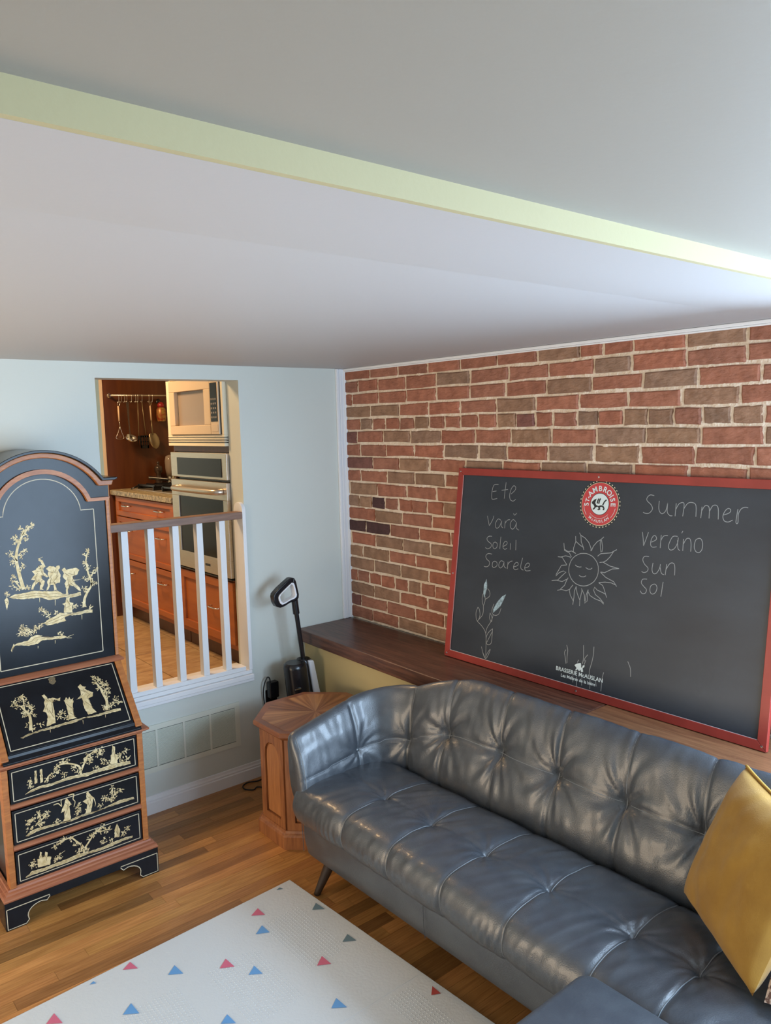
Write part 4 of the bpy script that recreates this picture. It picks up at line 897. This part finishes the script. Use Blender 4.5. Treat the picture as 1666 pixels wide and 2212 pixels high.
pillow('cushion', 'mustard yellow velvet cushion leaning on the sofa backrest at the right edge', MUSTARD, (-.630,-2.462,.474), (-.262,-.326,.0), (.145,-.11,.40), .425, .075, 3, MUSD)
PATT = mat('patterned_cloth', (.55,.42,.33), .85, col2=(.12,.06,.04), scale=80, ramp=(.45,.55))
pillow('cushion', 'patterned brown and cream cushion on the sofa seat beside the mustard one', PATT, (-.898,-2.822,.476), (.10,-.44,0), (.33,.04,.24), .38, .036, 8)
# ------------------------------------------------------------------ kitchen behind the opening
KZ = .567; KX = -.69; KY = 1.85
kf = struct(MB().box(-3.4, .0, .131, 4.2, KZ-.06, KZ-.012).build('floor_kitchen', mat('grout', (.25,.17,.10), .9)))
random.seed(9)
for i in range(9):
    for j in range(12):
        x0 = -3.35+.335*i; y0 = .135+.335*j
        if x0 > -.66: continue
        o = MB().box(x0+.002, x0+.333, y0+.002, y0+.333, KZ-.02, KZ+random.uniform(-.0006,.0006)).build('tile', TILE, kf)
        k = random.uniform(.86,1.1); o.color = (k,k,k,1)
struct(MB().box(-3.4, .0, 4.2, 4.3, KZ-.06, 2.9).build('wall_kitchen_far', PAINT))
struct(MB().box(-3.5, -3.4, .13, 4.3, KZ-.06, 2.9).build('wall_kitchen_left', PAINT))
struct(MB().box(-.04, .12, .13, 4.3, KZ-.06, 2.9).build('wall_kitchen_right', PAINT))
struct(MB().box(-3.5, .12, .0, 4.3, 2.8, 2.9).build('ceiling_kitchen', CEIL))
pn = tag(MB().box(-.712, -.041, KY, KY+.03, KZ, 2.62).build('end_panel', DCHERRY, bevel=.002), 'tall dark cherry wood panel behind the hanging utensils in the kitchen', 'panel')
MB().box(-.722, -.7125, KY-.004, KY+.034, KZ, 2.62).build('edge_strip', mat('pale_edge', (.62,.45,.30), .5), pn)
# base cabinet: shaker drawers facing -x
bc = thing('base_cabinet', 'cherry wood base cabinet with three wide drawers under the cooktop', 'cabinet', (-.37, 1.34, KZ))
CY0, CY1 = .842, 1.846
MB().box(-.672, -.045, CY0, CY1, KZ+.10, 1.440).build('body', CHERRY, bc)
MB().box(-.625, -.05, CY0, CY1, KZ+.0005, KZ+.1005).build('toe_kick', DCHERRY, bc)
def shaker(parent, y0, y1, z0, z1, handles, rail=.05, name='drawer'):
    b = MB(); b.box(KX+.012, KX+.018, y0+rail-.002, y1-rail+.002, z0+rail*.7-.002, z1-rail*.7+.002)
    d_ = MB()
    for q in ((y0,y1,z0,z0+rail*.7),(y0,y1,z1-rail*.7,z1),(y0,y0+rail,z0+rail*.7,z1-rail*.7),(y1-rail,y1,z0+rail*.7,z1-rail*.7)): d_.box(KX, KX+.018, *q)
    o = d_.build(name, CHERRY, parent, bevel=.002); b.build('front_panel', CHERRY, o)
    for hy, hz in handles:
        h = [(KX+.012,hy-.055,hz),(KX-.016,hy-.05,hz),(KX-.022,hy,hz),(KX-.016,hy+.05,hz),(KX+.012,hy+.055,hz)]
        MB().tube(spl(h,3), .0042, 8).build('handle', CHROME, o, smooth=True)
    return o
def hpair(z): return [(1.60,z),(1.06,z)]
shaker(bc, CY0+.01, CY1-.055, 1.302, 1.434, hpair(1.376))
shaker(bc, CY0+.01, CY1-.055, 1.012, 1.294, hpair(1.205))
shaker(bc, CY0+.01, CY1-.055, .70, 1.004, hpair(.915))
ct = tag(MB().box(-.705, -.045, CY0-.004, CY1+.002, 1.4405, 1.476).build('countertop', GRANITE, bevel=.004), 'speckled beige granite countertop on the cherry base cabinet', 'countertop')
ck = thing('cooktop', 'stainless gas cooktop with black grates set on the granite counter', 'cooktop', (-.35, 1.4, 1.4765))
MB().box(-.600, -.14, .95, 1.70, 1.4765, 1.484).build('steel_tray', STEEL, ck, bevel=.003)
for cy in (1.12, 1.52):
    for cx in (-.48, -.25):
        MB().lathe([(.045,0),(.045,.012),(.03,.016),(.0001,.018)], (cx,cy,1.484), 16).build('burner', BLACKM, ck, smooth='auto')
        b = MB()
        for sx in (-.09,-.03,.03,.09): b.box(cx+sx-.005, cx+sx+.005, cy-.14, cy+.14, 1.505, 1.517)
        for sy in (-.135,.125): b.box(cx-.1, cx+.1, cy+sy, cy+sy+.01, 1.484, 1.512)
        b.build('grate', BLACKM, ck)
gp = thing('griddle_pan', 'flat steel griddle pan with black handle on the cooktop', 'pan', (-.3, 1.5, 1.5175))
MB().lathe([(.0001,0),(.115,0),(.14,.022),(.144,.026),(.137,.026),(.112,.006),(.0001,.006)], (-.27,1.50,1.5175), 28).build('pan_body', STEEL, gp, smooth='auto')
MB().tube([(-.40,1.55,1.54),(-.50,1.64,1.555)], .012, 10).build('handle', BLACKM, gp, smooth='auto')
pmill = tag(MB().lathe([(.027,0),(.029,.01),(.022,.03),(.026,.05),(.018,.075),(.017,.095),(.027,.105),(.029,.135),(.022,.15),(.008,.155),(.008,.165),(.012,.172),(.006,.182),(.0001,.184)], (-.365,1.79,1.4765), 20).build('pepper_mill', mat('dark_mill', (.04,.025,.02), .25), smooth=True), 'small dark turned pepper mill at the back of the counter', 'pepper mill')
gm = thing('glass_grinder', 'clear domed glass grinder with chrome base behind the pepper mill', 'grinder', (-.27,1.77,1.4765))
MB().lathe([(.034,0),(.036,.02),(.030,.04),(.028,.07),(.0001,.072)], (-.275,1.79,1.4765), 20).build('grinder_base', CHROME, gm, smooth='auto')
MB().lathe([(.028,.0),(.034,.05),(.036,.11),(.028,.145),(.0001,.155)], (-.275,1.79,1.5485), 20).build('dome', mat('smoky_glass', (.25,.2,.17), .1), gm, smooth=True)
tg = tag(MB().tube([(-.60,1.72,1.478),(-.55,1.735,1.497),(-.50,1.73,1.481)], .006, 8).tube([(-.585,1.76,1.480),(-.53,1.74,1.495)], .005, 6).build('spoon_rest', BLACKM, smooth=True), 'small dark wire rest lying at the left end of the counter', 'spoon rest')
# oven tower
OY0, OY1 = .1335, .832
tw = thing('oven_cabinet', 'cherry wood tower cabinet holding the wall oven and microwave', 'cabinet', (-.37, .48, KZ))
MB().box(-.672, -.045, OY0, OY1, KZ+.10, 1.060).build('body', CHERRY, tw)
MB().box(-.625, -.05, OY0, OY1, KZ+.0005, KZ+.1005).build('toe_kick', DCHERRY, tw)
b = MB(); b.box(-.672, -.655, OY0, OY0+.012, 1.06, 2.6); b.box(-.672,-.05,OY1-.010,OY1,1.06,2.6); b.box(-.672,-.05,OY0,OY1,2.2,2.6); b.box(-.066,-.046,OY0,OY1,1.06,2.2); b.box(-.672,-.07,OY0+.012,OY1-.01,1.757,1.789)
b.build('upper_case', DCHERRY, tw)
shaker(tw, OY0+.012, OY1-.012, .70, 1.050, [(.37,.880)], rail=.065)
ov = thing('built_in_oven', 'stainless steel wall oven with a curved bar handle in the cherry tower', 'oven', (-.38, .48, 1.062))
MB().box(-.66, -.08, OY0+.014, OY1-.012, 1.062, 1.755).build('oven_body', BLACKM, ov)
OF = KX-.012
MB().box(OF+.004, -.66, OY0+.002, OY1-.006, 1.608, 1.752).build('control_panel', STEEL, ov, bevel=.003)
cp = MB().box(OF+.0005, OF+.0038, .190, .735, 1.622, 1.722).build('display_glass', DGLASS, ov)
dr = MB()
for q in ((OY0+.002,OY1-.006,1.075,1.170),(OY0+.002,OY1-.006,1.498,1.593),(OY0+.002,.185,1.170,1.498),(.735,OY1-.006,1.170,1.498)): dr.box(OF, -.66, *q)
dr = dr.build('oven_door', STEEL, ov, bevel=.002)
MB().box(OF+.006, OF+.010, .185, .735, 1.170, 1.498).build('door_glass', DGLASS, dr)
h = [(OF,.735,1.545),(OF-.030,.728,1.545),(OF-.045,.68,1.545),(OF-.050,.46,1.545),(OF-.045,.24,1.545),(OF-.030,.192,1.545),(OF,.185,1.545)]
MB().tube(spl(h,4), .0165, 12).build('handle', STEEL, dr, smooth=True)
b = MB(); b.box(OF+.002,-.66,OY0+.002,OY1-.006,1.0622,1.070); b.build('lower_trim', BLACKM, ov)
ve = MB().box(OF-.001, OF, .37, .43, 1.115, 1.128).build('badge_plate', BLACKM, dr)
mw = thing('microwave', 'cream built-in microwave with trim kit above the oven', 'microwave', (-.38, .48, 1.79))
CREAM = mat('almond_enamel', (.70,.54,.38), .4, metal=.2); TRIMC = mat('cream_trim', (.78,.72,.56), .4)
b = MB(); b.box(OF, -.655, .775, OY1-.001, 1.852, 2.185); b.box(OF, -.655, OY0+.0005, .158, 1.852, 2.185); b.box(OF, -.655, OY0+.0005, OY1-.001, 2.165, 2.19)
b.build('trim_frame', TRIMC, mw, bevel=.002)
b = MB()
for z0, z1 in ((1.840,1.852),(1.830,1.835),(1.821,1.826),(1.812,1.817),(1.790,1.807)): MB().box(OF, -.655, OY0+.0005, OY1-.001, z0, z1).build('vent_slat', TRIMC, mw)
MB().box(OF+.012, -.655, OY0+.001, OY1-.002, 1.791, 1.851).build('vent_back', BLACKM, mw)
MB().box(-.655, -.08, .14, OY1-.02, 1.853, 2.19).build('case', BLACKM, mw)
MB().box(OF-.002, -.655, .158, .168, 1.853, 2.16).build('gap', BLACKM, mw)
b = MB(); FX = OF-.010
for q in ((.262,.775,1.854,1.905),(.262,.775,2.098,2.162),(.262,.335,1.905,2.098),(.705,.775,1.905,2.098)): b.box(FX, -.655, *q)
md = b.build('door', CREAM, mw, bevel=.003)
MB().box(FX+.022, FX+.026, .335, .705, 1.905, 2.098).build('door_window', MWGLASS, md)
MB().box(FX, -.655, .168, .260, 1.854, 2.162).build('control_panel', CREAM, mw, bevel=.002)
MB().box(FX-.002, FX, .178, .252, 1.922, 2.128).build('keypad', DGLASS, mw); MB().box(FX-.002, FX, .178, .250, 1.868, 1.906).build('open_button', CREAM, mw, bevel=.001)
b = MB()
for i in range(3):
    for j in range(5): b.box(FX-.003, FX-.002, .186+.022*i, .200+.022*i, 1.94+.024*j, 1.95+.024*j)
b.build('keys', mat('key_grey', (.22,.20,.19), .5), mw)
# utensil rail
UY = KY-.045; RZ = 2.130
ur = thing('utensil_rail', 'thin metal rail on the dark panel with hooks for utensils', 'rail', (-.46, KY, RZ))
MB().tube([(-.672,UY,RZ),(-.20,UY,RZ)], .006, 10).build('bar', STEEL, ur, smooth=True)
MB().lathe([(.016,0),(.016,.006),(.010,.012),(.010,.045),(.0001,.046)], (-.668,KY-.0006,RZ), 16, (0,-1,0)).build('bracket', CHROME, ur, smooth='auto')
hx = (-.618,-.600,-.577,-.560,-.527,-.497,-.481,-.451,-.399,-.374)
for x in hx:
    MB().tube(spl([(x,UY+.008,RZ-.004),(x,UY+.006,RZ+.008),(x,UY-.006,RZ+.007),(x-.001,UY-.009,RZ-.015),(x-.002,UY-.006,RZ-.040),(x-.008,UY-.008,RZ-.050),(x-.014,UY-.010,RZ-.042)],3), .0016, 6).build('hook', CHROME, ur, smooth=True)
WH = mat('cream_handle', (.70,.50,.33), .5); UT = UY-.008
g = 'utensils hanging from the rail'
ma = thing('potato_masher', 'cream handled wire potato masher, leftmost utensil on the rail', 'masher', (-.626,UT,1.83))
MB().tube([(-.627,UT,2.056),(-.626,UT,1.950)], .006, 8).build('handle', WH, ma, smooth=True)
MB().tube(spl([(-.632,UT,2.06),(-.628,UT,2.085),(-.614,UT,2.075),(-.622,UT,2.055)],3), .0018, 6).tube([(-.626,UT,1.952),(-.624,UT,1.915)], .003, 6).tube(spl([(-.624,UT,1.915),(-.640,UT,1.870),(-.655,UT,1.832),(-.60,UT,1.832),(-.612,UT,1.870),(-.624,UT,1.915)],3), .002, 6).build('wire_head', CHROME, ma, smooth=True)
ld = thing('soup_ladle', 'steel soup ladle with a broad handle hanging second from left', 'ladle', (-.557,UT,1.80))
MB().prism([(-.571,2.084),(-.551,2.084),(-.553,1.93),(-.551,1.842),(-.558,1.842),(-.562,1.93)], (0,UT,0), UX, UZ, NY, -.001, .002).build('handle', CHROME, ld)
MB().lathe([(.0001,-.036),(.020,-.032),(.037,-.018),(.043,0),(.041,0),(.034,-.016),(.0001,-.032)], (-.553,UT-.022,1.838), 24, (.15,-.55,.9)).build('bowl', CHROME, ld, smooth=True)
fk = thing('meat_fork', 'slim dark fork with a long thin handle left of the spatula', 'fork', (-.486,UT,1.80))
MB().tube([(-.485,UT,2.08),(-.492,UT,1.845)], .0032, 8).build('handle', BRASSD, fk, smooth=True)
MB().prism([(-.498,1.846),(-.486,1.846),(-.480,1.82),(-.483,1.775),(-.487,1.82),(-.492,1.82),(-.500,1.775),(-.503,1.82)], (0,UT,0), UX, UZ, NY, -.001, .002).build('tines', BLACKM, fk)
sp_ = thing('slotted_spatula', 'black slotted spatula with a thin handle hanging from the rail', 'spatula', (-.45,UT-.004,1.75))
MB().tube([(-.455,UT,2.084),(-.448,UT,1.97),(-.440,UT-.004,1.850)], .0030, 8).build('handle', BRASSD, sp_, smooth=True)
b = MB()
for q in ((-.482,-.474,1.76,1.845),(-.466,-.458,1.775,1.845),(-.450,-.442,1.775,1.845),(-.434,-.424,1.756,1.845),(-.482,-.424,1.756,1.778),(-.482,-.424,1.835,1.849),(-.482,-.424,1.800,1.806)): b.box(q[0],q[1],UT-.005,UT-.002,q[2],q[3])
b.build('blade', BLACKM, sp_)
sn_ = thing('serving_spoon', 'large steel serving spoon with a cream handle, rightmost on the rail', 'spoon', (-.39,UT,1.75))
MB().tube([(-.396,UT,2.058),(-.393,UT,1.952)], .0055, 8).build('handle', WH, sn_, smooth=True)
MB().tube(spl([(-.402,UT,2.06),(-.398,UT,2.085),(-.386,UT,2.075),(-.393,UT,2.055)],3), .0018, 6).tube([(-.393,UT,1.954),(-.389,UT,1.85)], .004, 8, .005).build('shaft', BRASSD, sn_, smooth=True)
b = MB(); rows = []
for i in range(13):
    t = i/12; zc = 1.862-.112*t; w = .038*math.sin(math.pi*min(1,.08+.92*t))**.6+.002
    rows.append([(-.386+.020*t+w*math.sin(a), UT-.014*math.cos(a)*math.sin(math.pi*t)+.006, zc) for a in [math.pi*(-.5+k/10) for k in range(11)]])
b.grid(rows).build('bowl', mat('aged_steel', (.35,.28,.18), .3, .8), sn_, smooth=True)
jr = thing('wall_ornament', 'red and gold jar shaped ornament on the dark panel beside the microwave', 'ornament', (-.31,KY-.03,1.94))
MB().lathe([(.0001,0),(.028,0),(.032,.012),(.036,.04),(.034,.085),(.024,.100),(.0001,.101)], (-.310,KY-.042,1.945), 20).build('jar_body', mat('gold_red_glaze', (.42,.27,.07), .35, .3, col2=(.28,.03,.02), scale=60), jr, smooth='auto')
MB().lathe([(.022,0),(.026,.012),(.020,.030),(.0001,.040)], (-.310,KY-.042,2.046), 18).build('lid', mat('red_lid', (.30,.018,.02), .35), jr, smooth=True)
MB().tube(spl([(-.315,KY-.012,2.10),(-.328,KY-.03,2.095),(-.335,KY-.03,2.075)],3), .010, 8).tube([(-.310,KY-.042,2.08),(-.320,KY-.012,2.105)], .004, 6).build('hanger', BLACKM, jr, smooth=True)
